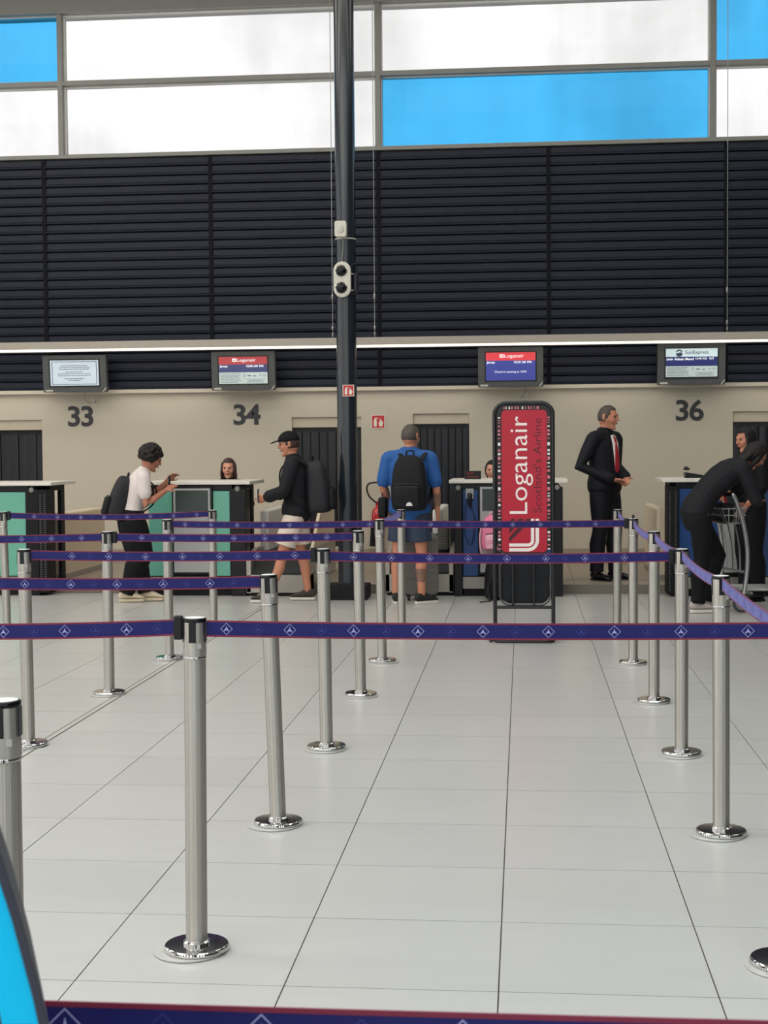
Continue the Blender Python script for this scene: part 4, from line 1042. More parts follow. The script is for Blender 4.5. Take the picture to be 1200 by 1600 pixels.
# ============================================================ BELTS
def belt(k0, k1, label, clip=None, sag=0.008, z=0.9745, phase=0.0, dz0=0.0, dz1=0.0, hgt=0.049):
    """webbing from post k0 to post k1; clip names the post that carries the black end clip"""
    x0, y0, t0 = PT[k0]; x1, y1, t1 = PT[k1]
    A = Vector((x0 + z * math.sin(t0), y0, z + dz0)); B = Vector((x1 + z * math.sin(t1), y1, z + dz1))
    d = (B - A); d.z = 0; L = d.length; u = d / L
    pa = A + u * 0.0362; pb = B - u * 0.0362
    if clip == k0: pa = pa + u * 0.026
    if clip == k1: pb = pb - u * 0.026
    Lb = (pb - pa).length; nrm = Vector((u.y, -u.x, 0))   # faces the near / left side
    if nrm.y > 1e-6 or (abs(nrm.y) < .5 and nrm.x > 0): nrm = -nrm
    def P(s, h, o): 
        f = s / Lb; c = pa.lerp(pb, f); return c + Vector((0, 0, h - sag * 4 * f * (1 - f))) + nrm * (o + 0.0015 * math.sin(3.1 * s + phase * 5))
    t = thing('barrier_belt', label, 'belt', (pa.x, pa.y, pa.z), 0, 'blue barrier belts')
    inv = Matrix.Translation((-pa.x, -pa.y, -pa.z))
    N = max(8, int(Lb / 0.12))
    def strip(h0, h1, th):
        b = MB(); vs = []; fs = []
        for i in range(N + 1):
            s = Lb * i / N; vs += [P(s, h0, th), P(s, h1, th), P(s, h1, -th), P(s, h0, -th)]
        for i in range(N):
            a = i * 4
            for e in range(4): fs.append((a + e, a + (e + 1) % 4, a + 4 + (e + 1) % 4, a + 4 + e))
        fs += [(3, 2, 1, 0), (N * 4, N * 4 + 1, N * 4 + 2, N * 4 + 3)]
        return b.add(vs, fs).xform(inv)
    hh_ = hgt / 2
    w_ = strip(-hh_ + .005, hh_ - .005, 0.0009).build('webbing', 'webbing', t)
    merge(strip(hh_ - .005, hh_, .0012), strip(-hh_, -hh_ + .005, .0012)).build('edge_band', 'webbing_edge', t)
    br, fa = MB(), MB()
    def emblem(mb, s, r):
        for sgn in (1, -1):
            o = sgn * 0.00135; g = sgn
            def q(a, h): return P(s + g * a * (1 if (u.cross(nrm)).z < 0 else 1), h, o)
            r2 = r * .90
            ou = [(-r, 0), (0, -r), (r, 0), (0, r)]; inn = [(-r2, 0), (0, -r2), (r2, 0), (0, r2)]
            vs = [q(*p) for p in ou] + [q(*p) for p in inn]; mb.add(vs, [(i, (i + 1) % 4, 4 + (i + 1) % 4, 4 + i) for i in range(4)])
            k = r * .01 / .0185
            poly = [(0, .95), (.16, .25), (.78, -.55), (.72, -.72), (.2, -.42), (0, -.3), (-.2, -.42), (-.72, -.72), (-.78, -.55), (-.16, .25)]
            c_ = [(a * r * .56, h * r * .56) for a, h in poly]
            vs = [q(*p) for p in c_]; mb.add(vs, [(0, 1, 9), (1, 2, 3, 4), (1, 4, 5), (1, 5, 9), (5, 6, 9), (6, 7, 8, 9)])
    s = 0.06 + phase * .19; i = 0
    while s < Lb - 0.03:
        emblem(br, s, 0.0185)
        if s + .095 < Lb - .03: emblem(fa, s + .095, 0.0165)
        s += .19
    tag(br.xform(inv).build('emblem_print', 'emblem', w_, smooth=False), kind='stuff'); tag(fa.xform(inv).build('faint_emblem_print', 'emblem_faint', w_, smooth=False), kind='stuff')
    if clip:
        c = pa - u * .013 if clip == k0 else pb + u * .013
        M = Matrix.Translation(c - Vector((pa.x, pa.y, pa.z))) @ Matrix(((u.x, -u.y, 0, 0), (u.y, u.x, 0, 0), (0, 0, 1, 0), (0, 0, 0, 1)))
        MB().box(-.013, .013, -.011, .011, -.036, .036).xform(M).build('end_clip', 'black_plastic', t, bevel=0.004)
    return t
belt('A9', 'C9', 'foreground blue barrier belt running along the bottom edge of the picture', sag=.004, z=.957, phase=.35)
belt('B1', 'A1', 'long blue barrier belt from the left edge to the clip on the large near post', 'A1', phase=.6, sag=.016)
belt('A1', 'C1', 'widest blue barrier belt, crossing the picture rightwards from the large near post', phase=.0, sag=.006, z=.972)
belt('B2', 'A2', 'blue barrier belt from the left edge ending at the tilting post', phase=.25, sag=.01)
belt('B3', 'A3', 'blue barrier belt from the post on the floor joint to the clip before the pillar', 'A3', phase=.8)
belt('A3', 'C3', 'blue barrier belt crossing in front of the bag gauge of the red sign', 'C3', phase=.3, sag=.012, z=.968)
belt('D4', 'B4', 'blue barrier belt from the left edge to the post before the baggy trousers', phase=.5, z=.970, dz0=-.01)
belt('B4', 'A4', 'blue barrier belt from the clip beside the baggy trousers to the pillar', 'B4', phase=.5, z=.970)
belt('D6', 'B6', 'farthest blue barrier belt at the left, across the black and teal counter', 'D6', phase=.7, sag=.02)
belt('B5', 'A5', 'blue barrier belt across the beige shorts and the pillar', phase=.2, z=.972)
belt('A5', 'C5', 'blue barrier belt across the white emblem on the red sign', 'C5', phase=.4, z=.972, sag=.006)
belt('A5', 'A6', 'short blue barrier belt receding from the post before the extinguisher', phase=.1, z=.975)
belt('C1', 'C2', 'pale lit blue barrier belt at the right edge, nearest of those that recede', phase=.3, sag=.01)
belt('C2', 'C3', 'receding blue barrier belt between the first two complete posts of the right row', phase=.6, sag=.02)
belt('C3', 'C4', 'receding blue barrier belt between second and third post of the right row', phase=.2, sag=.02)
belt('C4', 'C5', 'receding blue barrier belt between third and fourth post of the right row', phase=.4, sag=.03)
belt('C5', 'C6', 'farthest receding blue barrier belt of the right row, by the suited man', phase=.1, sag=.03)
# ============================================================ PEOPLE
def V(*a): return Vector(a)
class Person:
    """local frame: x forward, y to the person's left, z up; joints given in metres"""
    def __init__(s, name, label, loc, rz, H=1.75, pel=None, neck=None, bow=0.0, headup=(0.1, 0, 1), face=(1, 0, 0), hips=None,
                 knees=None, ankles=None, feet=(0, 0), elbows=None, wrists=None, hands=None, width=1.0, skin='skin_light', sh_w=0.185, group='people in the hall', shoulders=None, build=1.0, curl=0.5):
        k = H / 1.75; s.k = k
        s.t = thing(name, label, 'person', loc, rz, group)
        s.skin = skin; s.w = width; s.curl = curl
        s.pel = V(*(pel or (0, 0, .93 * k))); s.neck = V(*(neck or (0.0, 0, 1.46 * k)))
        d = (s.neck - s.pel); s.sp = d.normalized()
        bk = V(-s.sp.z, 0, s.sp.x).normalized()
        def spine(f): return s.pel + d * f + bk * (bow * 4 * f * (1 - f)) if f > 0 else s.pel + V(0, 0, d.length * f)
        s.spine = spine
        s.shc = spine(.885); s.L = V(0, 1, 0)
        if shoulders: s.sh = [V(*p) for p in shoulders]
        else: s.sh = [s.shc + s.L * (sg * sh_w * k * width) for sg in (1, -1)]
        s.hip = [V(*p) for p in hips] if hips else [s.pel + V(0, sg * .09 * k, -.03 * k) for sg in (1, -1)]
        s.kn = [V(*p) for p in knees] if knees else [V(.02, sg * .10 * k, .50 * k) for sg in (1, -1)]
        s.an = [V(*p) for p in ankles] if ankles else [V(-.02, sg * .105 * k, .085 * k) for sg in (1, -1)]
        s.ft = feet
        s.el = [V(*p) for p in elbows] if elbows else [s.sh[i] + V(-.03, sg * .05, -.28 * k) for i, sg in ((0, 1), (1, -1))]
        s.wr = [V(*p) for p in wrists] if wrists else [s.el[i] + V(.06, sg * -.0, -.25 * k) for i, sg in ((0, 1), (1, -1))]
        s.hd = hands or [None, None]
        hu = V(*headup).normalized(); s.hu = hu
        s.face = (V(*face) - hu * V(*face).dot(hu)).normalized(); s.lat = hu.cross(s.face)
        s.hc = s.neck + hu * (.155 * k) + s.face * .02 * k
        s.parts()
    def H3(s, f, l, u): return s.hc + s.face * f * s.k + s.lat * l * s.k + s.hu * u * s.k
    def torso(s, mb, e=0.0, f0=-.16, f1=.93, belly=0.0, hem=0.0):
        k, w = s.k, s.w
        prof = [(-.16, .125, .095), (-.05, .165, .115), (.08, .160, .113 + belly * .5), (.22, .148, .104 + belly), (.40, .152, .108 + belly * .6), (.60, .166, .114), (.76, .172, .110), (.88, .150, .090), (.96, .095, .072), (1.0, .066, .062)]
        fs = [p for p in prof if f0 <= p[0] <= f1]
        mb.loft([s.spine(p[0]) for p in fs], [((p[1] * w * k + e + (hem if p[0] < .1 else 0)), (p[2] * k + e + (hem if p[0] < .1 else 0))) for p in fs], 18, (0, 1, 0))
    def shoulders(s, mb, e=0.0):
        for i in (0, 1):
            mb.loft([s.shc.lerp(s.sh[i], .35) + s.sp * .012, s.sh[i] + s.sp * .002], [.060 * s.k + e, .054 * s.k + e], 12, (1, 0, 0))
    def arm(s, mb, i, e=0.0, f=2.0, r=1.0):
        k = s.k * r; a, b, c = s.sh[i], s.el[i], s.wr[i]
        P = [(a, .050), (a.lerp(b, .5), .044), (b, .038), (b.lerp(c, .35), .038), (b.lerp(c, .75), .029), (c, .025)]
        if f <= 1.0: P = [(a, .050), (a.lerp(b, .5 * f), .047), (a.lerp(b, f), .045)]
        elif f < 2.0: P = P[:3] + [(b.lerp(c, (f - 1)), .036)]
        mb.loft([p for p, _ in P], [q * k + e for _, q in P], 12, (1, 0, 0))
    def leg(s, mb, i, e=0.0, f=2.0, flare=0.0, r=1.0, bag=0.0):
        k = s.k * r; a, b, c = s.hip[i], s.kn[i], s.an[i]
        P = [(a, .085), (a.lerp(b, .3), .082), (a.lerp(b, .7), .066), (b, .054), (b.lerp(c, .15) + V(-.008, 0, 0), .052), (b.lerp(c, .35) + V(-.018, 0, 0), .056), (b.lerp(c, .7) + V(-.006, 0, 0), .042), (c, .036)]
        if f < 1.0:
            P = [(a, .088), (a.lerp(b, f * .5), .084), (a.lerp(b, f), .074)]
        if f >= 1 and e > 0: P[-1] = (b.lerp(c, 1.0), .042)
        n = len(P)
        mb.loft([p for p, _ in P], [q * k + e + flare * (j / (n - 1)) + bag * math.sin(math.pi * min(1, .25 + .8 * j / (n - 1))) for j, (_, q) in enumerate(P)], 14, (0, 1, 0), 'flat' if e > 0 else 'round')
    def hand(s, mb, i):
        k = s.k; w0 = s.wr[i]; d = (V(*s.hd[i]).normalized() if s.hd[i] else (w0 - s.el[i]).normalized())
        sg = 1 if i == 0 else -1
        tdir = V(1, 0, 0.25) - d * V(1, 0, .25).dot(d)            # side the thumb leaves from
        if tdir.length < .25: tdir = V(0, -sg, .3) - d * V(0, -sg, .3).dot(d)
        tdir.normalize(); pn = d.cross(tdir).normalized()
        if pn.dot(V(0, -sg, -.4)) < 0: pn = -pn                       # palm faces the body
        mb.loft([w0 - d * .01, w0 + d * .03 * k, w0 + d * .075 * k, w0 + d * .092 * k], [(.024 * k, .018 * k), (.036 * k, .017 * k), (.042 * k, .015 * k), (.038 * k, .012 * k)], 12, tdir)
        cu = s.curl
        for j, (off, ln) in enumerate(((.030, .068), (.010, .078), (-.011, .072), (-.031, .056))):
            r0 = w0 + d * .085 * k + tdir * off * k
            p1 = r0 + (d * math.cos(cu * .5) + pn * math.sin(cu * .5)) * ln * .5 * k
            p2 = p1 + (d * math.cos(cu * 1.3) + pn * math.sin(cu * 1.3)) * ln * .5 * k
            mb.loft([r0, p1, p2], [.0092 * k, .0086 * k, .0072 * k], 7, tdir)
        r0 = w0 + d * .028 * k + tdir * .030 * k
        p1 = r0 + (d * .62 + tdir * .68 + pn * .2).normalized() * .036 * k; p2 = p1 + (d * .88 + tdir * .3 + pn * .35).normalized() * .03 * k
        mb.loft([r0, p1, p2], [.012 * k, .0098 * k, .008 * k], 7, pn)
    def headmesh(s, mb):
        h = s.H3; k = s.k
        M = Matrix((s.face, s.lat, s.hu)).transposed()
        q = MB().ball((0, 0, 0), (.097 * k, .076 * k, .112 * k), 20, 14)
        for p in q.v:
            z = p.z / k
            if z < 0 and p.x > 0: p.x += .006 * k * (1 - abs(z + .05) / .06 if abs(z + .05) < .06 else 0)
            if z < -.03: p.y *= 1 - (-.03 - z) * 2.2
        q.v = [M @ p + s.hc for p in q.v]; mb.add(q.v, q.f)
        mb.loft([h(.02, 0, -.04), h(.055, 0, -.092), h(.078, 0, -.104)], [(.060 * k, .05 * k), (.042 * k, .034 * k), (.022 * k, .018 * k)], 12, s.lat)
        mb.loft([h(.092, 0, .022), h(.108, 0, -.012), h(.112, 0, -.022)], [(.010 * k, .010 * k), (.015 * k, .013 * k), (.017 * k, .011 * k)], 8, s.lat)
        mb.loft([h(.080, -.04, .034), h(.096, -.018, .03), h(.096, .018, .03), h(.080, .04, .034)], [.010 * k] * 4, 7, s.hu)
        mb.loft([h(.094, -.018, -.055), h(.1, 0, -.054), h(.094, .018, -.055)], [(.009 * k, .007 * k)] * 3, 7, s.hu)
        for sg in (1, -1):
            mb.loft([h(-.01, sg * .077, -.026), h(-.014, sg * .084, .006), h(-.012, sg * .08, .03)], [(.012 * k, .007 * k), (.018 * k, .008 * k), (.013 * k, .007 * k)], 8, s.face)
            mb.loft([h(.068, sg * .045, -.02), h(.07, sg * .04, -.035)], [.018 * k, .016 * k], 8, s.hu)
    def parts(s):
        mb = MB(); s.torso(mb); s.shoulders(mb)
        mb.loft([s.spine(.93), s.neck + s.hu * .03 * s.k, s.hc - s.hu * .06 * s.k], [.062 * s.k, .054 * s.k, .054 * s.k], 14, (1, 0, 0))
        s.headmesh(mb)
        for i in (0, 1):
            s.arm(mb, i); s.hand(mb, i); s.leg(mb, i)
            d = s.fdir(i); a = s.an[i]; z0 = a.z - .06 * s.k
            mb.loft([a - d * .03 + V(0, 0, -.022), a + d * .04 + V(0, 0, -.022), a + d * .11 + V(0, 0, -.036), a + d * .135 + V(0, 0, -.04)], [(.022, .020), (.024, .018), (.024, .011), (.018, .008)], 12, V(-d.y, d.x, 0))
        s.body = remeshed(mb, 'body', s.skin, s.t, 0.0062, 3)
        for sg in (1, -1):
            MB().ball(s.H3(.086, sg * .032, .012), .0095 * s.k, 10, 7).build('eye', 'eye', s.t)
        MB().loft([s.H3(.096, -.02, -.056), s.H3(.103, 0, -.055), s.H3(.096, .02, -.056)], [(.006 * s.k, .005 * s.k)] * 3, 7, s.hu).build('lips', 'lip', s.t)
    def fdir(s, i):
        a = R(s.ft[i]); return V(math.cos(a), math.sin(a), 0)
    def top(s, m, name='shirt', sleeve=2.0, e=0.014, f0=-.05, belly=0.0, hem=0.0, voxel=0.0085, collar=False, sm=4):
        mb = MB(); s.torso(mb, e, f0, .97, belly, hem); s.shoulders(mb, e)
        for i in (0, 1): s.arm(mb, i, e + (.006 if sleeve <= 1 else .004), sleeve)
        if collar: mb.loft([s.spine(.93), s.neck + s.hu * .012], [.066 * s.k + e * .6, .060 * s.k + e * .4], 14, (1, 0, 0), 'flat')
        return remeshed(mb, name, m, s.t, voxel, sm)
    def bottom(s, m, name='trousers', f=2.0, e=0.014, flare=0.0, f1=.12, r=1.0, bag=0.0):
        mb = MB(); s.torso(mb, e * .8, -.16, f1)
        mb.loft([s.hip[0] + V(0, -.02, .01), s.hip[1] + V(0, .02, .01)], [.085 * s.k + e * .5] * 2, 12, (0, 0, 1))
        for i in (0, 1): s.leg(mb, i, e, f, flare, r, bag)
        return remeshed(mb, name, m, s.t, 0.0085, 4)
    def shoes(s, m, sole='sole_white', L=.265, st=.028, hi=.075, lace=None):
        for i in (0, 1):
            d = s.fdir(i); lt = V(-d.y, d.x, 0); a = s.an[i]; g = a.z - .085 * s.k     # ground under this foot
            def p(f, h, l=0): return V(a.x, a.y, g) + d * f + lt * l + V(0, 0, h)
            c = L * s.k; h0 = -.27 * c
            b = MB(); b.loft([p(h0 + .018, st + .034), p(h0 + .07, st + .040), p(h0 + .11, st + .036), p(h0 + .17 * s.k + .01, st + .024), p(h0 + c * .86, st + .014), p(h0 + c * .96, st + .010)], [(.030, .034), (.037, .040), (.038, .036), (.043, .025), (.040, .016), (.024, .010)], 16, lt)
            b.loft([p(h0 + .045, st + .03), p(h0 + .052, st + hi)], [(.034, .045), (.036, .046)], 14, lt, 'flat')
            o = remeshed(b, 'shoe', m, s.t, .006, 3)
            ol = [(h0, -.018), (h0 - .004, 0), (h0, .018), (h0 + .05, .034), (h0 + c * .45, .035), (h0 + c * .75, .045), (h0 + c * .93, .036), (h0 + c, .012), (h0 + c, -.012), (h0 + c * .93, -.036), (h0 + c * .75, -.045), (h0 + c * .45, -.035), (h0 + .05, -.034)]
            n = len(ol); sb = MB()
            sb.add([p(f, .001, l) for f, l in ol] + [p(f, st, l) for f, l in ol], [tuple(range(n)), tuple(reversed(range(n, 2 * n)))] + [(q, (q + 1) % n, (q + 1) % n + n, q + n) for q in range(n)])
            sb.build('sole', sole, o, bevel=0.004)
            if lace:
                lb = MB()
                for q in range(4): lb.loft([p(h0 + .125 + q * .016, st + .066 - q * .007, -.022), p(h0 + .128 + q * .016, st + .073 - q * .007, 0), p(h0 + .125 + q * .016, st + .066 - q * .007, .022)], [.0028] * 3, 5, (0, 0, 1))
                lb.build('laces', lace, o)
    def hair(s, m, style='short', name='hair'):
        M = Matrix((s.face, s.lat, s.hu)).transposed(); k = s.k
        if style == 'curly':
            rnd = random.Random(11); mb = MB()
            mb.ball(s.H3(-.02, 0, .035), (.108 * k, .098 * k, .105 * k), 16, 10)
            for j in range(230):
                a = rnd.uniform(0, 2 * math.pi); z = rnd.uniform(-.75, 1); rr = math.sqrt(1 - z * z)
                v = V(rr * math.cos(a), rr * math.sin(a), z)
                if v.x > .45 and v.z < .2 or v.z < -.6: continue
                mb.ball(s.H3(-.02 + v.x * .116, v.y * .106, .035 + v.z * .114), rnd.uniform(.014, .027) * k, 8, 6)
            q = remeshed(mb, name, m, s.t, .006, 1); return q
        g = {'short': .009, 'long': .016, 'bun': .010}[style]
        q = MB().ball((0, 0, 0), (1, 1, 1), 28, 20)
        vs = []
        for v in q.v:
            fr = v.x > .42 and v.z < .60 - max(0, .35 - abs(v.y)) * .0 or (v.x > .12 and v.z < -.05) or (style == 'short' and v.z < -.45)
            e = -.012 if fr else g
            if style == 'short' and not fr and v.z < 0: e = g * .6
            p = V(v.x * (.098 * k + e), v.y * (.077 * k + e), v.z * (.113 * k + e)); vs.append(M @ p + s.hc)
        o = MB().add(vs, q.f)
        if style == 'long':
            o.loft([s.H3(-.03, 0, .02), s.H3(-.055, 0, -.10), s.H3(-.06, 0, -.20), s.H3(-.05, 0, -.28)], [(.086 * k, .05 * k), (.090 * k, .045 * k), (.085 * k, .035 * k), (.05 * k, .02 * k)], 14, s.lat)
            for sg in (1, -1): o.loft([s.H3(.02, sg * .07, .06), s.H3(.03, sg * .082, -.05), s.H3(.02, sg * .085, -.16)], [(.03 * k, .018 * k), (.03 * k, .018 * k), (.018 * k, .012 * k)], 9, s.face)
        if style == 'bun': o.ball(s.H3(-.115, 0, .05), (.04 * k, .042 * k, .04 * k), 14, 9)
        return o.build(name, m, s.t, ang=80)

# ---- 1: traveller with white shirt at the teal counter
P = Person('person', 'person with dark curly hair, white t-shirt and baggy black trousers at the teal counter', (-3.845, 14.26, 0), R(22), H=1.66,
           pel=(-.02, 0, .86), neck=(.115, 0, 1.285), bow=.02, headup=(.42, 0, 1), face=(1, 0, -.35),
           hips=[(-.02, .085, .83), (-.02, -.085, .83)], knees=[(.05, .07, .47), (.08, -.06, .47)], ankles=[(.12, .02, .085), (-.08, -.03, .085)], feet=(-15, -8),
           elbows=[(.20, .21, 1.02), (.10, -.22, .965)], wrists=[(.36, .08, 1.19), (.31, -.13, 1.10)], skin='skin_mid')
P.top('tee_white', sleeve=.62, f0=.08)
P.bottom('cloth_black', e=.026, flare=.012, bag=.034)
P.shoes('shoe_cream', 'shoe_cream', lace='sole_white'); P.hair('hair_black', 'curly')
t = thing('phone', 'dark phone held by the person in the white t-shirt', 'phone', (-3.49, 14.33, 1.165), R(22)); MB().box(-.008, .008, -.035, .035, -.06, .08).build('phone_body', 'black_gloss', t, bevel=.004); MB().box(-.0095, -.008, -.031, .031, -.054, .074).build('screen', 'scr_black', t)
backpack('backpack', 'charcoal backpack worn by the person in the white t-shirt', (-4.025, 14.19, .815), R(22 - 90), .30, .19, .46, 'bag_dark', 'bag_black', tilt=-.26)

# ---- 2: clerk behind the teal counter
def clerk(x, y, label, hair, style, skin, top, drop=0.0):
    P = Person('person', label, (x, y, PZ), R(-90), H=1.62, pel=(-.02, 0, .60 - drop), neck=(.02, 0, 1.055 - drop), headup=(.1, 0, 1), face=(1, 0, -.12),
               hips=[(0, .09, .57 - drop), (0, -.09, .57 - drop)], knees=[(.40, .11, .52 - drop), (.40, -.11, .52 - drop)], ankles=[(.36, .11, .085), (.36, -.11, .085)],
               elbows=[(.06, .24, .80 - drop), (.06, -.24, .80 - drop)], wrists=[(.27, .14, .78 - drop), (.27, -.14, .78 - drop)], skin=skin)
    P.top(top, 'jacket', sleeve=1.9, collar=True); P.bottom('cloth_black'); P.shoes('shoe_black', 'black_matt'); P.hair(hair, style)
    s = thing('office_stool', 'black office stool under the ' + ('clerk at the teal counter' if x < -2 else 'clerk behind the red sign'), 'stool', (x, y + .03, PZ))
    MB().lathe([(.17, .455 - drop), (.19, .47 - drop), (.185, .49 - drop), (.1, .495 - drop)], n=24).build('seat', 'black_matt', s)
    MB().cyl((0, 0, .04), (0, 0, .455 - drop), .025).build('column', 'black_plastic', s)
    for i in range(5):
        a = 2 * math.pi * i / 5; MB().loft([(0, 0, .05), (.24 * math.cos(a), .24 * math.sin(a), .02)], [.02, .015], 8, (0, 0, 1)).build('foot', 'black_plastic', s)
clerk(-3.265, 16.25, 'brown haired clerk in dark jacket seated behind the teal counter', 'hair_brown', 'long', 'skin_light', 'cloth_black', .0)
clerk(-.335, 16.35, 'dark haired clerk half hidden by the red sign, behind the blue counter', 'hair_black', 'bun', 'skin_light', 'cloth_black', .04)

# ---- 3: man in cap, shorts, facing left
P = Person('person', 'person in dark cap, black jacket and beige shorts facing left before the pillar', (-2.215, 14.33, 0), R(180), H=1.68,
           pel=(0, 0, .90), neck=(.03, 0, 1.40), bow=.015, headup=(.12, 0, 1), face=(1, 0, -.16),
           hips=[(0, .085, .87), (0, -.085, .87)], knees=[(.13, .10, .48), (-.02, -.10, .48)], ankles=[(.26, .14, .085), (-.09, -.10, .085)], feet=(4, -2),
           elbows=[(.08, .26, 1.10), (.06, -.27, 1.10)], wrists=[(.27, .17, 1.03), (.24, -.20, 1.04)], skin='skin_tan', width=1.05)
P.top('cloth_charcoal', 'jacket', sleeve=1.85, e=.026, f0=-.10, hem=.014, collar=True)
P.bottom('cloth_beige', 'shorts', f=.80, e=.020, flare=.018, f1=.23)
P.shoes('shoe_brown', 'sole_white', lace='sole_white'); P.hair('hair_brown')
q = MB().ball((0, 0, 0), (1, 1, 1), 24, 14); Mh = Matrix((P.face, P.lat, P.hu)).transposed()
vs = [Mh @ V(v.x * .110, v.y * .091, (max(v.z, -.02)) * .098 + .038) + P.hc for v in q.v]
cp_ = MB().add(vs, q.f).build('cap', 'cloth_black', P.t, ang=60)
MB().loft([P.H3(.07, 0, .052), P.H3(.13, 0, .05), P.H3(.185, 0, .035)], [(.075, .008), (.07, .006), (.04, .005)], 14, P.lat).build('brim', 'cloth_black', cp_)
MB().loft([P.spine(.10) + V(.02, .0, .0)] * 1 + [P.spine(.16)], [(.205, .158), (.20, .150)], 20, (0, 1, 0), 'flat').build('waistband', 'cloth_black', P.t)
backpack('backpack', 'black backpack worn by the person in cap and shorts', (-1.975, 14.32, .87), R(90), .33, .24, .53, 'bag_dark', 'bag_black', tilt=-.05)
t = thing('passport', 'dark booklet held out by the person in the cap', 'booklet', (-2.575, 14.19, 1.03), R(180)); b = MB(); b.box(-.004, .004, -.045, .045, -.05, .08); b.build('cover', 'cord_blue', t, bevel=.002); MB().box(-.0025, .0025, -.043, .047, -.048, .078).build('pages', 'plate_white', t)

# ---- 4: man in blue shirt seen from behind
P = Person('person', 'person in bright blue t-shirt and navy shorts seen from behind, with tattooed calf', (-1.085, 14.13, 0), R(82), H=1.75, width=1.10,
           feet=(10, -42), knees=[(.02, .125, .50), (.02, -.11, .50)], ankles=[(-.02, .14, .085), (-.01, -.115, .085)], face=(1, -.35, -.05),
           elbows=[(-.02, .262, 1.13), (-.02, -.268, 1.12)], wrists=[(.10, .235, .93), (.05, -.265, .88)], skin='skin_tan', curl=.9)
P.top('cloth_blue', sleeve=.8, e=.022, f0=-.05, belly=.012, hem=.008)
P.bottom('cloth_navy', 'shorts', f=.74, e=.014, flare=.022, f1=.08)
P.shoes('shoe_black', 'sole_white', lace='cloth_black'); P.hair('hair_grey')
a, b_ = P.kn[1], P.an[1]
MB().loft([a.lerp(b_, .38) + V(-.018, 0, 0), a.lerp(b_, .5) + V(-.013, 0, 0), a.lerp(b_, .68) + V(-.007, 0, 0)], [.0582, .0525, .0445], 18, (0, 1, 0), None).build('tattoo', 'tattoo', P.t)
a, b_ = P.el[1], P.wr[1]
MB().loft([a.lerp(b_, .2), a.lerp(b_, .4), a.lerp(b_, .7)], [.041, .0395, .033], 16, (1, 0, 0), None).build('tattoo', 'tattoo', P.t)
t = backpack('backpack', 'black backpack with small white mark worn over the blue t-shirt', (-1.068, 13.885, .905), R(-8), .35, .22, .54, 'bag_black', 'black_matt')
MB().prism([(-.03 + .03 - .03 * math.cos(R(i * 15)), .035 * math.sin(R(i * 15))) for i in range(13)][::-1], -.147, -.143).xform(Matrix.Translation((.03, -.0005, .055))).build('white_mark', 'case_white', t)
t = thing('waist_pouch', 'black pouch hanging at the left hip of the person in blue', 'pouch', (-1.345, 14.16, .83), R(82)); rbox(MB(), -.06, .06, -.04, .04, 0, .2, .03).build('body', 'bag_black', t); MB().tube(smoothpath([(-.05, 0, .19), (-.02, 0, .24), (.02, 0, .24), (.05, 0, .19)]), .006, 6).build('loop', 'cord_blue', t)

# ---- 5: man in dark suit on the platform
P = Person('person', 'person in dark suit with red tie and polished shoes standing beyond the belts', (.86, 15.66, PZ), R(-36), H=1.86,
           ankles=[(.06, .11, .09), (-.03, -.11, .09)], knees=[(.06, .105, .53), (.01, -.105, .53)], feet=(12, -10), face=(1, .22, -.06),
           elbows=[(-.05, .29, 1.20), (-.10, -.31, 1.20)], wrists=[(.20, .10, 1.07), (.19, -.13, 1.06)], hands=[(.5, -.85, -.1), (.4, .9, -.15)], skin='skin_tan', width=1.06, curl=.8)
P.bottom('suit', e=.018, flare=.012)
P.top('suit', 'jacket', sleeve=1.88, e=.024, f0=-.16, hem=.014, belly=.02)
MB().loft([P.spine(.95) + V(.10, 0, -.0), P.spine(.80) + V(.132, 0, 0), P.spine(.55) + V(.147, 0, 0), P.spine(.3) + V(.150, 0, 0)], [(.040, .012), (.055, .012), (.045, .012), (.03, .012)], 12, (0, 1, 0), 'flat').build('shirt_front', 'shirt_white', P.t)
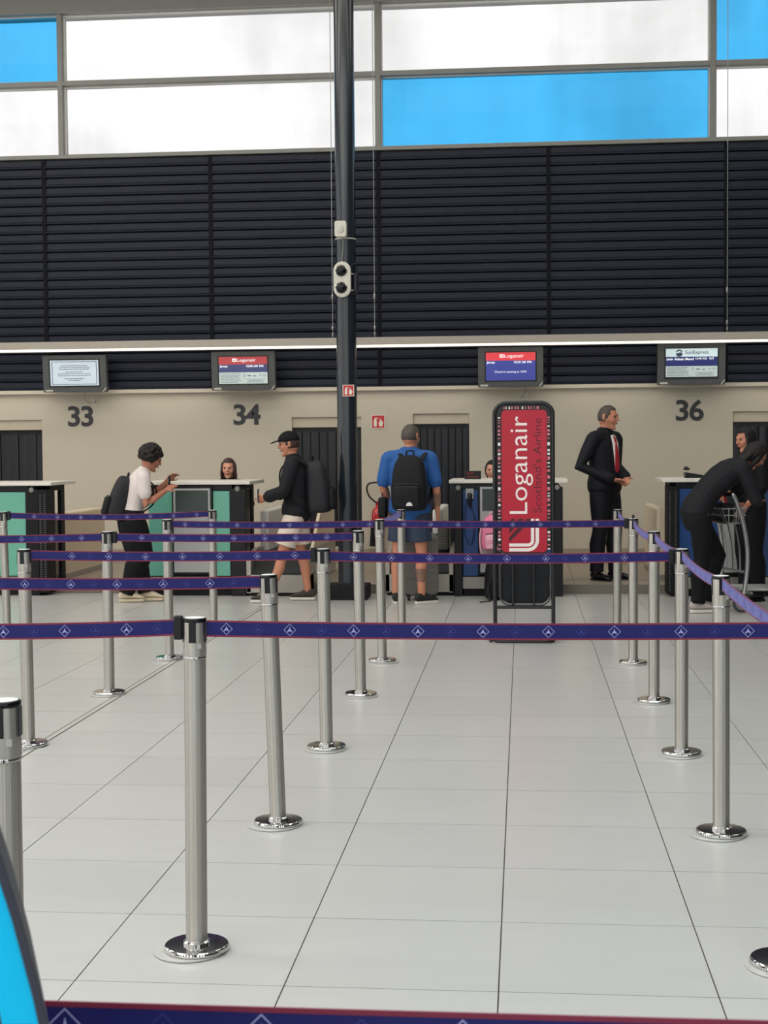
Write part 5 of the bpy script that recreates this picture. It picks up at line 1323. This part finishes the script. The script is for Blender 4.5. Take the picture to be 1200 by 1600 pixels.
MB().loft([P.spine(.93) + V(.108, 0, -.0), P.spine(.88) + V(.13, 0, 0), P.spine(.62) + V(.153, 0, 0), P.spine(.34) + V(.157, 0, 0), P.spine(.26) + V(.155, 0, 0)], [(.020, .010), (.018, .008), (.034, .009), (.044, .008), (.014, .006)], 12, (0, 1, 0), 'flat').build('tie', 'tie_red', P.t)
MB().loft([P.spine(.985), P.neck + P.hu * .035], [(.071, .071), (.064, .064)], 18, (1, 0, 0), 'flat').build('collar', 'shirt_white', P.t)
for i in (0, 1):
    a, b_ = P.el[i], P.wr[i]; MB().loft([a.lerp(b_, .86), a.lerp(b_, .96)], [.043, .041], 14, (1, 0, 0), 'flat').build('cuff', 'shirt_white', P.t)
P.shoes('shoe_leather', 'black_matt', st=.02); P.hair('hair_grey')

# ---- 6: person bent over the trolley
P = Person('person', 'person in black leaning forward over the luggage trolley, grey trainers', (1.57, 13.50, 0), R(14), H=1.70,
           pel=(-.02, 0, .92), neck=(.43, 0, 1.33), bow=.05, headup=(.75, 0, .75), face=(.75, 0, -.75),
           hips=[(0, .09, .88), (0, -.09, .88)], knees=[(.24, .10, .50), (.01, -.10, .48)], ankles=[(.14, .13, .085), (-.03, -.10, .085)], feet=(0, 0),
           elbows=[(.50, .22, 1.02), (.46, -.22, 1.02)], wrists=[(.47, .16, .985), (.53, -.10, .985)], skin='skin_mid', width=.95)
P.top('cloth_charcoal', 'jacket', sleeve=1.9, e=.018, f0=-.16, hem=.006)
P.bottom('cloth_black', e=.020, flare=.004, f1=.25)
P.shoes('shoe_grey', 'sole_white', lace='frame_grey'); P.hair('hair_black', 'long')

# ---- 7: companion in black behind the trolley
P = Person('person', 'dark haired person in black top standing behind the trolley at the right edge', (2.19, 14.47, 0), R(205), H=1.70, face=(1, 0, -.3), headup=(.2, 0, 1),
           elbows=[(.03, .24, 1.10), (.05, -.24, 1.10)], wrists=[(.19, .22, .93), (.24, -.10, 1.02)], skin='skin_tan')
P.top('cloth_black', 'top', sleeve=1.15, e=.016, f0=-.16, hem=.01)
P.bottom('cloth_black', e=.022, flare=.012)
P.shoes('shoe_black', 'black_matt'); P.hair('hair_black', 'long')
